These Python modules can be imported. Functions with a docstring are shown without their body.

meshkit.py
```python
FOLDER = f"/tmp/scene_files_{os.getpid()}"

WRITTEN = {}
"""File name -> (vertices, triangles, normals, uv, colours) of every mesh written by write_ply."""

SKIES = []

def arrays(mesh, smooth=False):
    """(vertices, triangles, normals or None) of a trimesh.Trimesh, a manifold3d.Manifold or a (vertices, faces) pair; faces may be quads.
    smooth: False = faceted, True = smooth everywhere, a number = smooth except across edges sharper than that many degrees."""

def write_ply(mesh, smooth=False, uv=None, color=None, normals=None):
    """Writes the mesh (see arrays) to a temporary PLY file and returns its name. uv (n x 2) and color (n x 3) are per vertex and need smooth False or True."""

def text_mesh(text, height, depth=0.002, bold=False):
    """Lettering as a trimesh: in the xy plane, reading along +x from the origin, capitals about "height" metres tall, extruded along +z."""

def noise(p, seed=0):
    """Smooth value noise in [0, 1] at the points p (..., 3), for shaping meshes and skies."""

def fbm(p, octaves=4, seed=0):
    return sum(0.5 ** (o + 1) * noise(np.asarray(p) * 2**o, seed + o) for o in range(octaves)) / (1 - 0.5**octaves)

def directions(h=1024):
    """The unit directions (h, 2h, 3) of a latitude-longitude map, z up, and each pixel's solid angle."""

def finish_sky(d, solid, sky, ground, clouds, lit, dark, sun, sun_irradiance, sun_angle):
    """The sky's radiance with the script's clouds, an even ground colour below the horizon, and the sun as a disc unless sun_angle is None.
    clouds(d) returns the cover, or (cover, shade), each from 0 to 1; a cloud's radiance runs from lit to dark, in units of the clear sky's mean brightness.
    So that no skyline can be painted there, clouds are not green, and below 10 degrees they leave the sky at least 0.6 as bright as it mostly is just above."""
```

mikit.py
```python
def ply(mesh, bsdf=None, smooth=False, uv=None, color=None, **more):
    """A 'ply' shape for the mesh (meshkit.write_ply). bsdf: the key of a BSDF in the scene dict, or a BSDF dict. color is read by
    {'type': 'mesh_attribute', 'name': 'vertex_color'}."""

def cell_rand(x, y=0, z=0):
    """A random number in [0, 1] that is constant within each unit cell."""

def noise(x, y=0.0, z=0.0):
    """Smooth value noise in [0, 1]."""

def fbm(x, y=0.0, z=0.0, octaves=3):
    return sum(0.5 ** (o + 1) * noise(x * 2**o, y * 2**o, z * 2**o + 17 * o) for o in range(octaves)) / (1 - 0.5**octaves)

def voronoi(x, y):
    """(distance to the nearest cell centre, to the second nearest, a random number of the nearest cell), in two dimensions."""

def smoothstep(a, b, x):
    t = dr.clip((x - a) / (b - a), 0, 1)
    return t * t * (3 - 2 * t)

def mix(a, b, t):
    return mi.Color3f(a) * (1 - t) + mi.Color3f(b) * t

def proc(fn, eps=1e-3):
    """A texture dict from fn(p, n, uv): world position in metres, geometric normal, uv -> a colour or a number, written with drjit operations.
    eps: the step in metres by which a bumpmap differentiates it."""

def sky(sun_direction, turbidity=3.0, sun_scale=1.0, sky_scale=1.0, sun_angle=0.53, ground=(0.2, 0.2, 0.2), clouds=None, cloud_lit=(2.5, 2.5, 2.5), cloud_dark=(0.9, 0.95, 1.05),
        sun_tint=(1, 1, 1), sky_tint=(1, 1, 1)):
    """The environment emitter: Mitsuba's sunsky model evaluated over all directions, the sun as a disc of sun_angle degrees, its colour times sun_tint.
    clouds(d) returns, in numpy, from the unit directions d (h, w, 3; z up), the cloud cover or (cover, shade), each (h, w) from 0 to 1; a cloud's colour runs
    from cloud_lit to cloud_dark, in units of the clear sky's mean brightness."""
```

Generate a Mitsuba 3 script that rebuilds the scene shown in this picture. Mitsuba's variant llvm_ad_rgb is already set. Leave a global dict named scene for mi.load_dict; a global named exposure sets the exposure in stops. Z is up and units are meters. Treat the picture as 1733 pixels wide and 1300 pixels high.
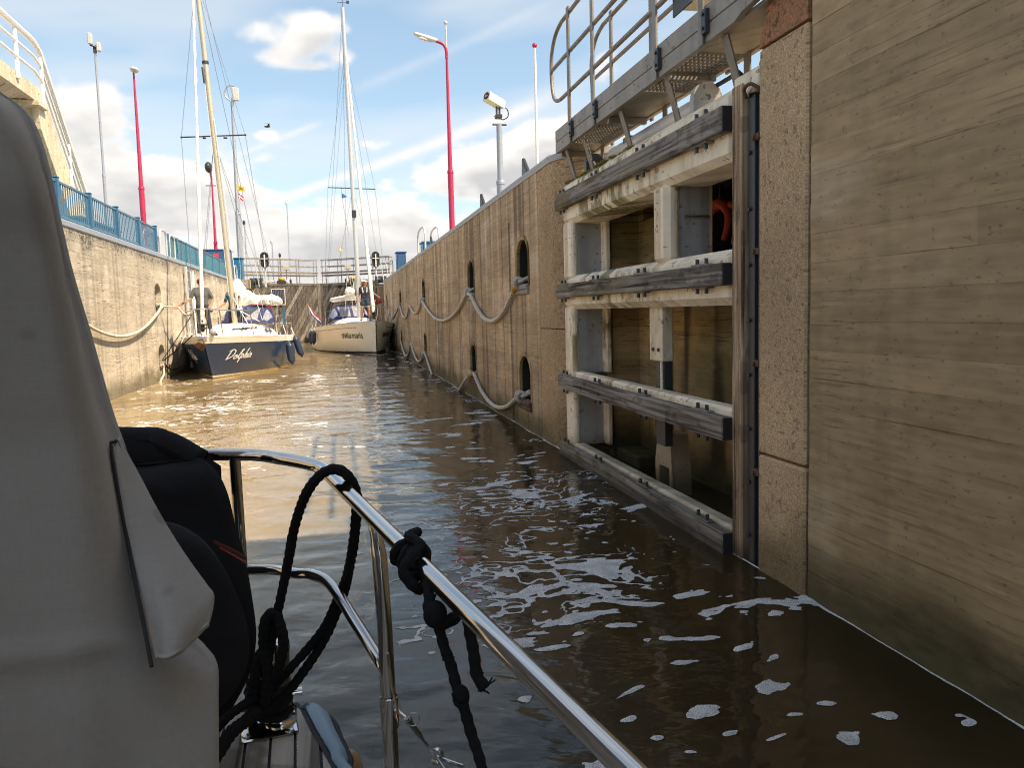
import math, random
import numpy as np, trimesh, shapely, manifold3d as m3
import drjit as dr, mitsuba as mi
import mikit, meshkit
from mikit import ply, proc, noise, fbm, voronoi, smoothstep, mix, cell_rand
from shapely.geometry import Polygon, LineString, Point, box as sbox
from shapely import affinity
T = mi.ScalarTransform4f
scene, labels = {}, {}
rng = np.random.default_rng(7)

# ---------------------------------------------------------------- camera, sky, sun, exposure
EYE = np.array((0.0, 0.0, 1.7))
FWD, UP = np.array((0.21049, 0.97334, -0.09115)), np.array((0.04463, 0.08357, 0.9955))
scene['camera'] = {'type': 'perspective', 'fov': 65.35, 'fov_axis': 'x', 'near_clip': 0.05, 'far_clip': 3000.0,
                   'to_world': T().look_at(origin=EYE.tolist(), target=(EYE + FWD).tolist(), up=UP.tolist())}
exposure = 2.26
SUN = (0.46, -0.45, 0.77)


def clouds(d):
    az, el = np.degrees(np.arctan2(d[..., 0], d[..., 1])), np.degrees(np.arcsin(np.clip(d[..., 2], -1, 1)))

    def field(az, el):
        # cumulus sits in perspective: bands get thinner towards the horizon
        q = np.stack([az * 0.16, np.log(el + 4.0) * 5.0, az * 0 + 1.5], -1)
        f = 0.56 * meshkit.fbm(q, 5, 3) + 0.30 * meshkit.fbm(q * 2.3 + 9.1, 4, 11) + 0.14 * meshkit.fbm(q * 7.1 + 3.3, 4, 17)
        for (a, e, sa, se, w) in BLOBS:
            f = f + w * np.exp(-((az - a) / sa) ** 2 - ((el - e) / se) ** 2)
        low = np.clip((13.0 - el) / 13.0, -1, 1)
        return f + 0.16 * low - 0.03

    f = field(az, el)
    up = field(az - 0.5, el + 1.1)
    cov = np.clip((f - 0.55) / (0.11 + 0.012 * np.clip(el - 12, 0, 8)), 0, 1)
    cov = cov * cov * (3 - 2 * cov)
    shade = np.clip((up - 0.60) / 0.30, 0, 1) * np.clip((f - 0.58) / 0.10, 0, 1)
    # thin cirrus veil and two condensation trails
    veil = np.clip(meshkit.fbm(np.stack([az * 0.05 + el * 0.10, el * 0.22 - az * 0.05, az * 0], -1), 4, 21) - 0.38, 0, 1) * 1.1
    veil = veil * np.clip((el - 4) / 8, 0, 1)

    def trail(a0, e0, a1, e1, w0, w1, strength):
        ux, uy = a1 - a0, e1 - e0
        n = math.hypot(ux, uy)
        t = ((az - a0) * ux + (el - e0) * uy) / n ** 2
        dist = np.abs((az - a0) * uy - (el - e0) * ux) / n
        w = w0 + (w1 - w0) * np.clip(t, 0, 1)
        rough = 0.65 + 0.5 * meshkit.fbm(np.stack([az * 1.6, el * 1.6, az * 0], -1), 3, 5)
        return strength * rough * np.exp(-(dist / w) ** 2) * np.clip((t + 0.02) * 8, 0, 1) * np.clip((1.02 - t) * 6, 0, 1)

    tr = trail(-5.6, 7.2, 16.5, 14.8, 0.20, 0.50, 0.95) + trail(-7.5, 10.1, -0.3, 13.0, 0.12, 0.18, 0.55) + trail(1.5, 14.9, 16.0, 20.4, 0.3, 0.3, 0.22)
    cover = 1 - (1 - cov) * (1 - np.clip(veil + 0.10, 0, 0.40)) * (1 - np.clip(tr, 0, 0.9))
    return np.clip(cover, 0, 1), shade * cov


BLOBS = [(-15.5, 12.6, 3.8, 2.2, 0.30), (-12.6, 7.6, 5.0, 2.4, 0.30), (-4.8, 18.2, 2.2, 0.9, 0.30), (-3.0, 16.7, 2.4, 0.8, 0.30), (-0.2, 19.0, 2.2, 1.1, 0.36), (1.3, 17.2, 1.5, 1.0, 0.28), (-0.6, 16.3, 1.4, 0.4, 0.16),
         (-1.3, 17.7, 1.4, 0.9, 0.22), (-4.1, 12.0, 0.9, 0.40, 0.24), (-6.0, 9.0, 1.6, 0.6, 0.18), (0.0, 6.0, 6.5, 1.7, 0.26), (3.0, 11.5, 1.3, 0.5, 0.20), (4.6, 7.6, 2.4, 0.9, 0.22), (10.6, 10.0, 2.6, 1.1, 0.34), (14.2, 11.4, 2.6, 1.6, 0.34), (7.6, 9.0, 1.6, 0.7, 0.2),
         (6.6, 5.0, 3.5, 1.5, 0.16), (20.0, 16.5, 2.0, 1.5, 0.2), (17.0, 12.5, 3.0, 2.0, 0.22), (0.0, 3.2, 22.0, 2.0, 0.18),
         (-8.5, 14.5, 2.8, 1.6, -0.16), (-1.0, 13.8, 3.2, 1.1, -0.22), (0.5, 10.2, 2.2, 0.8, -0.2), (-3.4, 9.2, 1.4, 0.6, -0.16), (6.6, 12.0, 1.6, 0.8, -0.25), (7.5, 14.5, 4.0, 1.6, -0.22), (-10.5, 17.8, 4.0, 1.8, -0.14), (8.5, 18.0, 6.0, 2.0, -0.16), (8.0, 7.2, 1.2, 0.5, -0.14)]
scene['sky'] = mikit.sky(SUN, turbidity=3.0, sky_scale=1.5, sun_scale=1.15, ground=(0.16, 0.15, 0.12), clouds=clouds, cloud_lit=(1.95, 1.87, 1.78), cloud_dark=(1.22, 1.22, 1.22), sky_tint=(1.03, 0.95, 0.78), sun_tint=(1.0, 0.965, 0.90))

# ---------------------------------------------------------------- materials
def mat(key, rgb, rough=0.6, metal=0.0, spec=0.5, **more):
    c = {'type': 'rgb', 'value': list(rgb)} if not isinstance(rgb, dict) else rgb
    b = {'type': 'principled', 'base_color': c, 'roughness': rough, 'metallic': metal, 'specular': spec, **more}
    scene[key] = {'type': 'twosided', 'bsdf': b}
    return key


def bumpy(key, fn, bump, scale, rough=0.8, eps=2e-3, spec=0.3, **more):
    base = {'type': 'principled', 'base_color': proc(fn), 'roughness': rough, 'specular': spec, **more}
    scene[key] = {'type': 'twosided', 'bsdf': {'type': 'bumpmap', 'arbitrary': proc(bump, eps=eps), 'scale': scale, 'bsdf': base}}
    return key


def lum(c, k):
    return mi.Color3f(c) * k


def concrete(key, base, board, warm, seed, streak=0.25, joint=0.5, weed=0.3, top=99.0, scr=0.6, rain=0.0):
    """Board-marked concrete: long shuttering boards, pits, cracks and water stains that run down; algae just above the water."""
    def parts(p):
        y = p.y + p.x * 0.9
        row = p.z / board
        r = dr.floor(row)
        off = cell_rand(r, seed) * 5.0
        seg = dr.floor(y / 2.6 + off)
        tone = cell_rand(r, seg, seed)
        fr = row - r
        wob = (noise(y * 1.3, r * 3.1, seed) - 0.5) * 0.09
        j = 1 - smoothstep(0.0, 0.055, dr.minimum(fr + 0.045 + wob, 1.045 - fr - wob))
        j = j * (0.25 + 0.75 * smoothstep(0.35, 0.65, noise(y * 0.55 + r * 7.7, r, seed)))
        return y, r, tone, j

    def colour(p, n, uv):
        y, r, tone, j = parts(p)
        big = fbm(y * 0.55, p.z * 0.75, seed, 4)
        fine = fbm(y * 9, p.z * 22, seed + 3, 3)
        grain = fbm(y * 3.0, p.z * 45, seed + 8, 3)
        run = noise(y * 3.3, p.z * 0.16, seed + 5) * noise(y * 11, p.z * 0.35, seed + 6)
        spots = smoothstep(0.78, 0.86, fbm(y * 38, p.z * 70, seed + 21, 2)) + 0.8 * smoothstep(0.80, 0.86, fbm(y * 9, p.z * 60, seed + 23, 2)) * smoothstep(0.5, 0.6, noise(y * 0.9, p.z * 1.3, seed + 24))
        pale = smoothstep(0.60, 0.75, fbm(y * 1.1 + 5, p.z * 2.2, seed + 31, 4))
        c = mix(base, warm, smoothstep(0.35, 0.65, big))
        c = c * (0.80 + 0.22 * tone) * (0.66 + 0.32 * fine + 0.38 * grain)
        c = c * (1 - streak * smoothstep(0.22, 0.5, run)) + lum((0.10, 0.095, 0.085), 1.0) * pale * 0.8
        c = c * (1 - joint * j) * (1 - 0.27 * dr.minimum(spots, 1.0))
        scratch = smoothstep(0.66, 0.74, fbm(y * 2.6 + r * 5, p.z * 95, seed + 41, 3)) * smoothstep(0.52, 0.62, noise(y * 0.9, p.z * 2.5, seed + 42))
        c = c * (1 - scr * scratch)
        if rain:   # pale lime runs from the coping
            lime = smoothstep(0.60, 0.74, noise(y * 5.5, 3.3, seed)) * smoothstep(0.9, 3.4, p.z + 1.6 * noise(y * 2.1, 1.7, seed + 2))
            c = c + lum((0.12, 0.105, 0.085), 1.0) * lime * (0.5 + 0.7 * grain)
        wet = 1 - smoothstep(0.14, 0.50, p.z + 0.30 * (fbm(y * 1.7, p.z, 4, 3) - 0.5))
        c = mix(c, mi.Color3f(0.055, 0.050, 0.022) * (0.6 + 0.9 * fine), wet * (0.45 + weed))
        crumble = smoothstep(top - 0.45, top - 0.05, p.z + 0.5 * (fbm(y * 1.5, p.z * 2, 2, 3) - 0.5))
        c = c * (1 - crumble * (0.25 + 0.5 * smoothstep(0.4, 0.7, fbm(y * 25, p.z * 25, 2, 2))))
        return c

    def height(p, n, uv):
        y, r, tone, j = parts(p)
        pits = smoothstep(0.76, 0.86, fbm(y * 38, p.z * 70, seed + 21, 2))
        crumble = smoothstep(top - 0.45, top - 0.05, p.z) * fbm(y * 30, p.z * 30, 2, 2)
        return 0.5 * tone + 0.5 * fbm(y * 6, p.z * 45, seed + 8, 3) + 0.35 * fbm(y * 2, p.z * 2, 1, 3) - 0.9 * j - 0.8 * pits + 1.6 * crumble

    return bumpy(key, colour, height, 0.004, 0.85)


concrete('concrete_near', (0.50, 0.350, 0.192), 0.16, (0.39, 0.285, 0.165), 2, 0.10, 0.40, 0.45, 99.0, 0.25)
concrete('concrete_far', (0.46, 0.330, 0.205), 0.15, (0.38, 0.270, 0.168), 5, 0.45, 0.22, 0.35, 99.0, 0.25, 1.0)
concrete('concrete_left', (0.455, 0.415, 0.345), 0.17, (0.41, 0.365, 0.295), 9, 0.22, 0.32, 0.2, 3.5)
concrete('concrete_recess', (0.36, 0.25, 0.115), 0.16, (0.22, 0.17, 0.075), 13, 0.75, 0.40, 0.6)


def aggregate(key, a, b, dark, seed, scale=55.0):
    def colour(p, n, uv):
        y = p.y + p.x
        d1, d2, w = voronoi(y * scale, p.z * scale)
        big = fbm(y * 1.3, p.z * 1.1, seed, 3)
        c = mix(a, b, w) * (0.70 + 0.5 * big)
        c = c * (1 - 0.4 * smoothstep(0.02, 0.22, d1 * d1) * smoothstep(0.25, 0.0, d2 - d1))
        hole = smoothstep(0.70, 0.80, fbm(y * 42, p.z * 42, seed + 2, 2))
        c = mix(c, dark, hole * 0.6)
        wet = 1 - smoothstep(0.05, 0.5, p.z + 0.35 * (noise(y * 3, p.z * 2, 4) - 0.5))
        return mix(c, mi.Color3f(0.045, 0.040, 0.016), wet * 0.65)

    def height(p, n, uv):
        y = p.y + p.x
        d1, d2, w = voronoi(y * scale, p.z * scale)
        return (1 - d1) * (0.4 + 0.6 * w) - 0.9 * smoothstep(0.68, 0.80, fbm(y * 42, p.z * 42, seed + 2, 2))

    return bumpy(key, colour, height, 0.006, 0.9, eps=1.5e-3)


aggregate('aggregate_near', (0.57, 0.415, 0.255), (0.44, 0.315, 0.19), (0.20, 0.13, 0.08), 3)
aggregate('aggregate_column', (0.52, 0.37, 0.225), (0.36, 0.245, 0.14), (0.12, 0.08, 0.05), 6, 48.0)
aggregate('aggregate_red', (0.40, 0.17, 0.095), (0.26, 0.16, 0.085), (0.05, 0.03, 0.02), 8, 40.0)


def drip_paint(key, base, stain, amount, rough=0.45, moss=0.0, metal=0.0):
    def colour(p, n, uv):
        y = p.y * 1.0 + p.x * 1.3
        run = fbm(y * 9, p.z * 0.8, 3, 3)
        blot = fbm(y * 2.2, p.z * 2.2, 7, 4)
        c = mix(base, stain, amount * smoothstep(0.42, 0.75, run) * (0.4 + 0.9 * blot))
        c = c * (0.86 + 0.22 * fbm(y * 14, p.z * 14, 5, 3))
        tide = 1 - smoothstep(0.05, 0.34, p.z + 0.25 * (blot - 0.5))
        c = mix(c, mi.Color3f(0.10, 0.085, 0.03), tide * 0.75)
        specks = smoothstep(0.76, 0.82, fbm(y * 22, p.z * 22, 9, 2))
        c = mix(c, mi.Color3f(0.10, 0.07, 0.04), specks * 0.6)
        if moss:
            m = smoothstep(0.47, 0.60, fbm(p.y * 1.35 + 3, p.z * 0.8, 15, 3)) * smoothstep(0.3, 0.6, fbm(y * 14, p.z * 6, 19, 3)) * smoothstep(6.0, 7.2, p.y)
            c = mix(c, mi.Color3f(0.15, 0.13, 0.025), moss * m)
        return c
    scene[key] = {'type': 'twosided', 'bsdf': {'type': 'principled', 'base_color': proc(colour), 'roughness': rough, 'metallic': metal, 'specular': 0.4}}
    return key


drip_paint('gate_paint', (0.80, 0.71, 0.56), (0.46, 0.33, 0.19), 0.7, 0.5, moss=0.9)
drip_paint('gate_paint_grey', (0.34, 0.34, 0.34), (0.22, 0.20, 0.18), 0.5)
drip_paint('galvanised', (0.25, 0.23, 0.21), (0.16, 0.14, 0.12), 0.7, 0.5, metal=0.35)
drip_paint('pale_concrete', (0.36, 0.30, 0.22), (0.14, 0.11, 0.06), 0.8, 0.85)
drip_paint('stair_concrete', (0.60, 0.53, 0.40), (0.40, 0.34, 0.24), 0.5, 0.85)
drip_paint('canopy_metal', (0.27, 0.25, 0.225), (0.19, 0.17, 0.15), 0.6, 0.55)
drip_paint('rusty_iron', (0.13, 0.075, 0.055), (0.045, 0.035, 0.03), 0.8, 0.8)


def wood(key, base, dark, along, seed, moss=0.0, rough=0.85):
    def axes(p):
        return (p.y, p.z, p.x) if along == 'y' else (p.z, p.y, p.x)

    def colour(p, n, uv):
        a, b, c_ = axes(p)
        grain = fbm(a * 1.6 + 2.5 * noise(a, b * 5, seed), b * 60 + c_ * 37, seed, 4)
        big = fbm(a * 0.9, b * 3, seed + 4, 3)
        c = mix(dark, base, smoothstep(0.25, 0.7, 0.7 * grain + 0.3 * big))
        crack = smoothstep(0.68, 0.73, fbm(a * 1.1, b * 42 + c_ * 30, seed + 9, 3))
        chips = smoothstep(0.60, 0.68, fbm(a * 7, b * 16 + c_ * 9, seed + 13, 3))
        c = c * (1 - 0.65 * crack) * (1 - 0.35 * chips)
        if moss:
            c = mix(c, mi.Color3f(0.10, 0.085, 0.02), moss * smoothstep(0.52, 0.66, fbm(a * 1.7, b * 6, seed + 5, 4)) * smoothstep(6.0, 7.4, p.y))
        wet = 1 - smoothstep(0.02, 0.16, p.z)
        return mix(c, mi.Color3f(0.028, 0.028, 0.028), wet * 0.7)

    def height(p, n, uv):
        a, b, c_ = axes(p)
        return fbm(a * 1.6, b * 60 + c_ * 37, seed, 3) - 1.2 * smoothstep(0.66, 0.73, fbm(a * 1.1, b * 42 + c_ * 30, seed + 9, 3)) - 0.5 * smoothstep(0.60, 0.68, fbm(a * 7, b * 16 + c_ * 9, seed + 13, 3))

    return bumpy(key, colour, height, 0.004, rough, eps=1.2e-3)


wood('fender_wood', (0.29, 0.262, 0.235), (0.090, 0.078, 0.068), 'y', 3, moss=0.6)
wood('quoin_wood', (0.50, 0.37, 0.25), (0.20, 0.13, 0.08), 'z', 8)
wood('plank_wood', (0.215, 0.195, 0.17), (0.09, 0.08, 0.07), 'z', 17)
wood('plank_wood_dark', (0.14, 0.125, 0.11), (0.06, 0.052, 0.045), 'z', 19)
wood('plank_wood_pale', (0.30, 0.28, 0.25), (0.15, 0.135, 0.12), 'z', 29)
wood('teak', (0.50, 0.46, 0.41), (0.22, 0.20, 0.175), 'y', 23)

mat('coping_steel', (0.36, 0.36, 0.36), 0.55, 0.2)
mat('coping_blue', (0.26, 0.30, 0.36), 0.5, 0.1)
mat('dark_steel', (0.045, 0.048, 0.052), 0.45, 0.3)
mat('rail_steel', (0.075, 0.08, 0.085), 0.42, 0.4)
mat('black', (0.012, 0.012, 0.014), 0.7)
mat('rubber', (0.02, 0.02, 0.022), 0.75)
mat('fence_blue', (0.03, 0.115, 0.22), 0.45)
mat('fence_blue_light', (0.07, 0.16, 0.26), 0.5)
mat('panel_teal', (0.025, 0.135, 0.19), 0.4)
mat('white_paint', (0.78, 0.77, 0.74), 0.4)
mat('pole_red', (0.42, 0.022, 0.075), 0.4)
mat('pole_grey', (0.33, 0.36, 0.42), 0.45, 0.3)
mat('lamp_grey', (0.55, 0.55, 0.54), 0.4, 0.2)
mat('lamp_glass', (0.70, 0.70, 0.66), 0.15)
mat('camera_cream', (0.80, 0.76, 0.60), 0.4)
mat('cabinet_blue', (0.030, 0.085, 0.20), 0.4)
mat('cabinet_cyan', (0.020, 0.13, 0.26), 0.4)
mat('sign_red', (0.42, 0.05, 0.06), 0.5)
mat('yellow', (0.45, 0.27, 0.03), 0.5)
mat('orange', (0.12, 0.03, 0.012), 0.7)
mat('cloth_red', (0.34, 0.04, 0.025), 0.75)
mat('chrome', (0.72, 0.69, 0.65), 0.06, 1.0)
mat('stainless', (0.62, 0.62, 0.62), 0.25, 1.0)
mat('hull_blue', (0.022, 0.045, 0.105), 0.2, 0.0, 0.5)
mat('hull_cream', (0.90, 0.84, 0.72), 0.22)
mat('gelcoat', (0.82, 0.80, 0.73), 0.28)
mat('gelcoat_stella', (0.80, 0.80, 0.79), 0.3)
mat('boot_cream', (0.60, 0.54, 0.38), 0.4)
mat('stripe_dark', (0.05, 0.045, 0.045), 0.4)
mat('hood_blue', (0.030, 0.038, 0.12), 0.8)
mat('mast_alu', (0.60, 0.60, 0.60), 0.35, 0.5)
mat('mast_beige', (0.50, 0.46, 0.36), 0.4, 0.3)
mat('wire', (0.22, 0.23, 0.25), 0.4, 0.6)
mat('line_white', (0.70, 0.69, 0.66), 0.8)
mat('fender_navy', (0.030, 0.045, 0.085), 0.35)
mat('fender_tan', (0.33, 0.22, 0.12), 0.5)
mat('lettering_white', (0.80, 0.80, 0.80), 0.5)
mat('lettering_black', (0.018, 0.018, 0.022), 0.5)
mat('solar', (0.030, 0.034, 0.060), 0.25)
mat('skin', (0.36, 0.18, 0.115), 0.6)
mat('hair', (0.25, 0.15, 0.07), 0.7)
mat('shirt_grey', (0.105, 0.108, 0.112), 0.9)
mat('trousers_navy', (0.03, 0.035, 0.055), 0.9)
mat('cap_red', (0.28, 0.07, 0.035), 0.85)
mat('shirt_navy', (0.028, 0.032, 0.050), 0.9)
mat('shorts_denim', (0.035, 0.060, 0.095), 0.9)
mat('shirt_teal', (0.03, 0.10, 0.13), 0.9)
mat('vest_grey', (0.45, 0.45, 0.47), 0.8)
mat('niche_shade', (0.022, 0.020, 0.017), 0.95)  # near-black that paints in the shade of the niches and the opening
mat('strake_blue', (0.20, 0.30, 0.39), 0.5)
mat('ground_paving', (0.24, 0.23, 0.21), 0.9)
scene['vinyl'] = {'type': 'twosided', 'bsdf': {'type': 'principled', 'base_color': {'type': 'rgb', 'value': [0.30, 0.31, 0.36]}, 'roughness': 0.12, 'specular': 0.6}}


def weave(key, base, k, rough=0.85, s=420.0, scale=0.0006):
    def colour(p, n, uv):
        q = fbm(p.x * 5, p.y * 5, p.z * 4, 4)
        w = noise(p.x * s, p.y * s, p.z * 60) * 0.5 + noise(p.x * 60, p.y * 60, p.z * s) * 0.5
        stain = smoothstep(0.72, 0.78, fbm(p.x * 16, p.y * 9, p.z * 16, 2))
        return mi.Color3f(base) * (1 - k + 2 * k * q) * (0.93 + 0.14 * w) * (1 - 0.25 * stain)

    def height(p, n, uv):
        return 0.5 * noise(p.x * s * 0.6, p.y * s * 0.6, p.z * 60) + 0.5 * noise(p.x * 60, p.y * 60, p.z * s * 0.6) + 5 * fbm(p.x * 9, p.y * 9, p.z * 5, 3)
    return bumpy(key, colour, height, scale, rough, eps=1e-3)


weave('canvas_grey', (0.345, 0.325, 0.305), 0.12)
weave('fabric_black', (0.016, 0.017, 0.022), 0.3, 0.9)


def rope_mat(key, base, k):
    def height(p, n, uv):
        return dr.sin(uv.x * 2 * math.pi * 3 + uv.y * 2 * math.pi)

    def colour(p, n, uv):
        s = 0.5 + 0.5 * dr.sin(uv.x * 2 * math.pi * 3 + uv.y * 2 * math.pi)
        return mi.Color3f(base) * (1 - k + k * s) * (0.75 + 0.5 * fbm(p.x * 30, p.y * 30, p.z * 30, 2))
    scene[key] = {'type': 'twosided', 'bsdf': {'type': 'principled', 'base_color': proc(colour), 'roughness': 0.9, 'specular': 0.2}}
    return key


rope_mat('rope_black', (0.018, 0.018, 0.020), 0.6)
rope_mat('rope_pale', (0.60, 0.56, 0.48), 0.45)


def sail_colour(p, n, uv):
    return mi.Color3f(0.78, 0.76, 0.70) * (0.9 + 0.15 * fbm(p.x * 6, p.y * 6, p.z * 6, 3))


scene['sailcloth'] = {'type': 'twosided', 'bsdf': {'type': 'principled', 'base_color': proc(sail_colour), 'roughness': 0.8, 'specular': 0.2}}


def tricolour(p, n, uv):
    return dr.select(uv.y > 0.667, mi.Color3f(0.50, 0.03, 0.05), dr.select(uv.y > 0.333, mi.Color3f(0.8), mi.Color3f(0.03, 0.07, 0.28)))


def striped_flag(p, n, uv):
    cross = (dr.abs(uv.y - 0.5) < 0.12) | (dr.abs(uv.x - 0.36) < 0.09)
    return dr.select(cross, mi.Color3f(0.8), mi.Color3f(0.55, 0.06, 0.10))


def yellow_flag(p, n, uv):
    return dr.select((dr.abs(uv.y - 0.55) < 0.13) & (uv.x > 0.25) & (uv.x < 0.75), mi.Color3f(0.03, 0.03, 0.03), mi.Color3f(0.65, 0.42, 0.02))


for k_, f_ in (('flag_tricolour', tricolour), ('flag_cross', striped_flag), ('flag_yellow', yellow_flag)):
    scene[k_] = {'type': 'twosided', 'bsdf': {'type': 'principled', 'base_color': proc(f_), 'roughness': 0.8}}
mat('flag_blue', (0.03, 0.12, 0.30), 0.8)


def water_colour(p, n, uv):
    # silty wash painted brighter where sunlit at left; darker tone along shaded right wall
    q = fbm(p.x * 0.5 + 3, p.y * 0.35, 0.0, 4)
    sunlit_silt = smoothstep(1.0, -1.3, p.x + 2.2 * (q - 0.5)) * smoothstep(3.0, 6.0, p.y)
    sky_sheen = smoothstep(1.5, -0.2, p.x - 0.05 * p.y + 1.2 * (q - 0.5))  # greyer body colour standing in for sky reflected around the boat
    clear = mix(mix((0.042, 0.030, 0.012), (0.085, 0.060, 0.027), smoothstep(0.3, 0.7, q)), (0.120, 0.112, 0.092), sky_sheen)
    return clear * (1 - sunlit_silt) + mix((0.40, 0.31, 0.165), (0.54, 0.435, 0.255), smoothstep(0.3, 0.7, q)) * sunlit_silt


def ripple(p, n, uv):
    x, y = p.x + 0.15 * noise(p.x * 2, p.y * 2), p.y + 0.15 * noise(p.x * 2 + 9, p.y * 2)
    return fbm(x * 9 + y * 3, y * 17, 0.0, 3)


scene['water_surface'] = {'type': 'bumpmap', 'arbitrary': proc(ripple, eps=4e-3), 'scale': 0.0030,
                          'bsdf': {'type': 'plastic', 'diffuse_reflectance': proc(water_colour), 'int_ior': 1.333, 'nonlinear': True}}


def foam_colour(p, n, uv):
    b = voronoi(p.x * 90, p.y * 90)
    return mi.Color3f(0.62, 0.63, 0.63) * (0.55 + 0.45 * smoothstep(0.0, 0.4, b[1] - b[0])) * (0.7 + 0.5 * fbm(p.x * 14, p.y * 14, 0, 2))


scene['foam_bubbles'] = {'type': 'twosided', 'bsdf': {'type': 'principled', 'base_color': proc(foam_colour), 'roughness': 0.7, 'specular': 0.4}}

# ---------------------------------------------------------------- mesh helpers
A = lambda *v: np.array(v, float)


class MB:
    """Collects pieces into one mesh."""
    def __init__(self):
        self.v, self.f, self.uv, self.n = [], [], [], 0

    def add(self, v, f, uv=None):
        v = np.asarray(v, float)
        self.v.append(v); self.f.append(np.asarray(f, int) + self.n); self.n += len(v)
        self.uv.append(np.zeros((len(v), 2)) if uv is None else np.asarray(uv, float))
        return self

    def mesh(self, m):
        return self.add(m.vertices, m.faces)

    def box(self, a, b, bevel=0.0):
        return self.add(*box(a, b, bevel))

    def tube(self, pts, r, n=8, caps=True):
        return self.add(*tube(pts, r, n, caps))

    def get(self):
        return np.vstack(self.v), np.vstack(self.f)


BF = np.array([[0, 2, 1], [0, 3, 2], [4, 5, 6], [4, 6, 7], [0, 1, 5], [0, 5, 4], [1, 2, 6], [1, 6, 5], [2, 3, 7], [2, 7, 6], [3, 0, 4], [3, 4, 7]])


def box(a, b, bevel=0.0):
    a, b = np.minimum(a, b).astype(float), np.maximum(a, b).astype(float)
    if bevel > 0:
        bevel = min(bevel, 0.45 * float((b - a).min()))
        pts = []
        for i in (0, 1):
            for j in (0, 1):
                for k in (0, 1):
                    c = np.where([i, j, k], b, a); s = np.where([i, j, k], -1, 1)
                    for ax in range(3):
                        o = s * bevel; o[ax] = 0
                        pts.append(c + o)
        m = m3.Manifold.hull_points(np.array(pts)).to_mesh()
        return np.array(m.vert_properties[:, :3], float), np.array(m.tri_verts, int)
    x0, y0, z0 = a; x1, y1, z1 = b
    return np.array([[x0, y0, z0], [x1, y0, z0], [x1, y1, z0], [x0, y1, z0], [x0, y0, z1], [x1, y0, z1], [x1, y1, z1], [x0, y1, z1]]), BF


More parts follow.
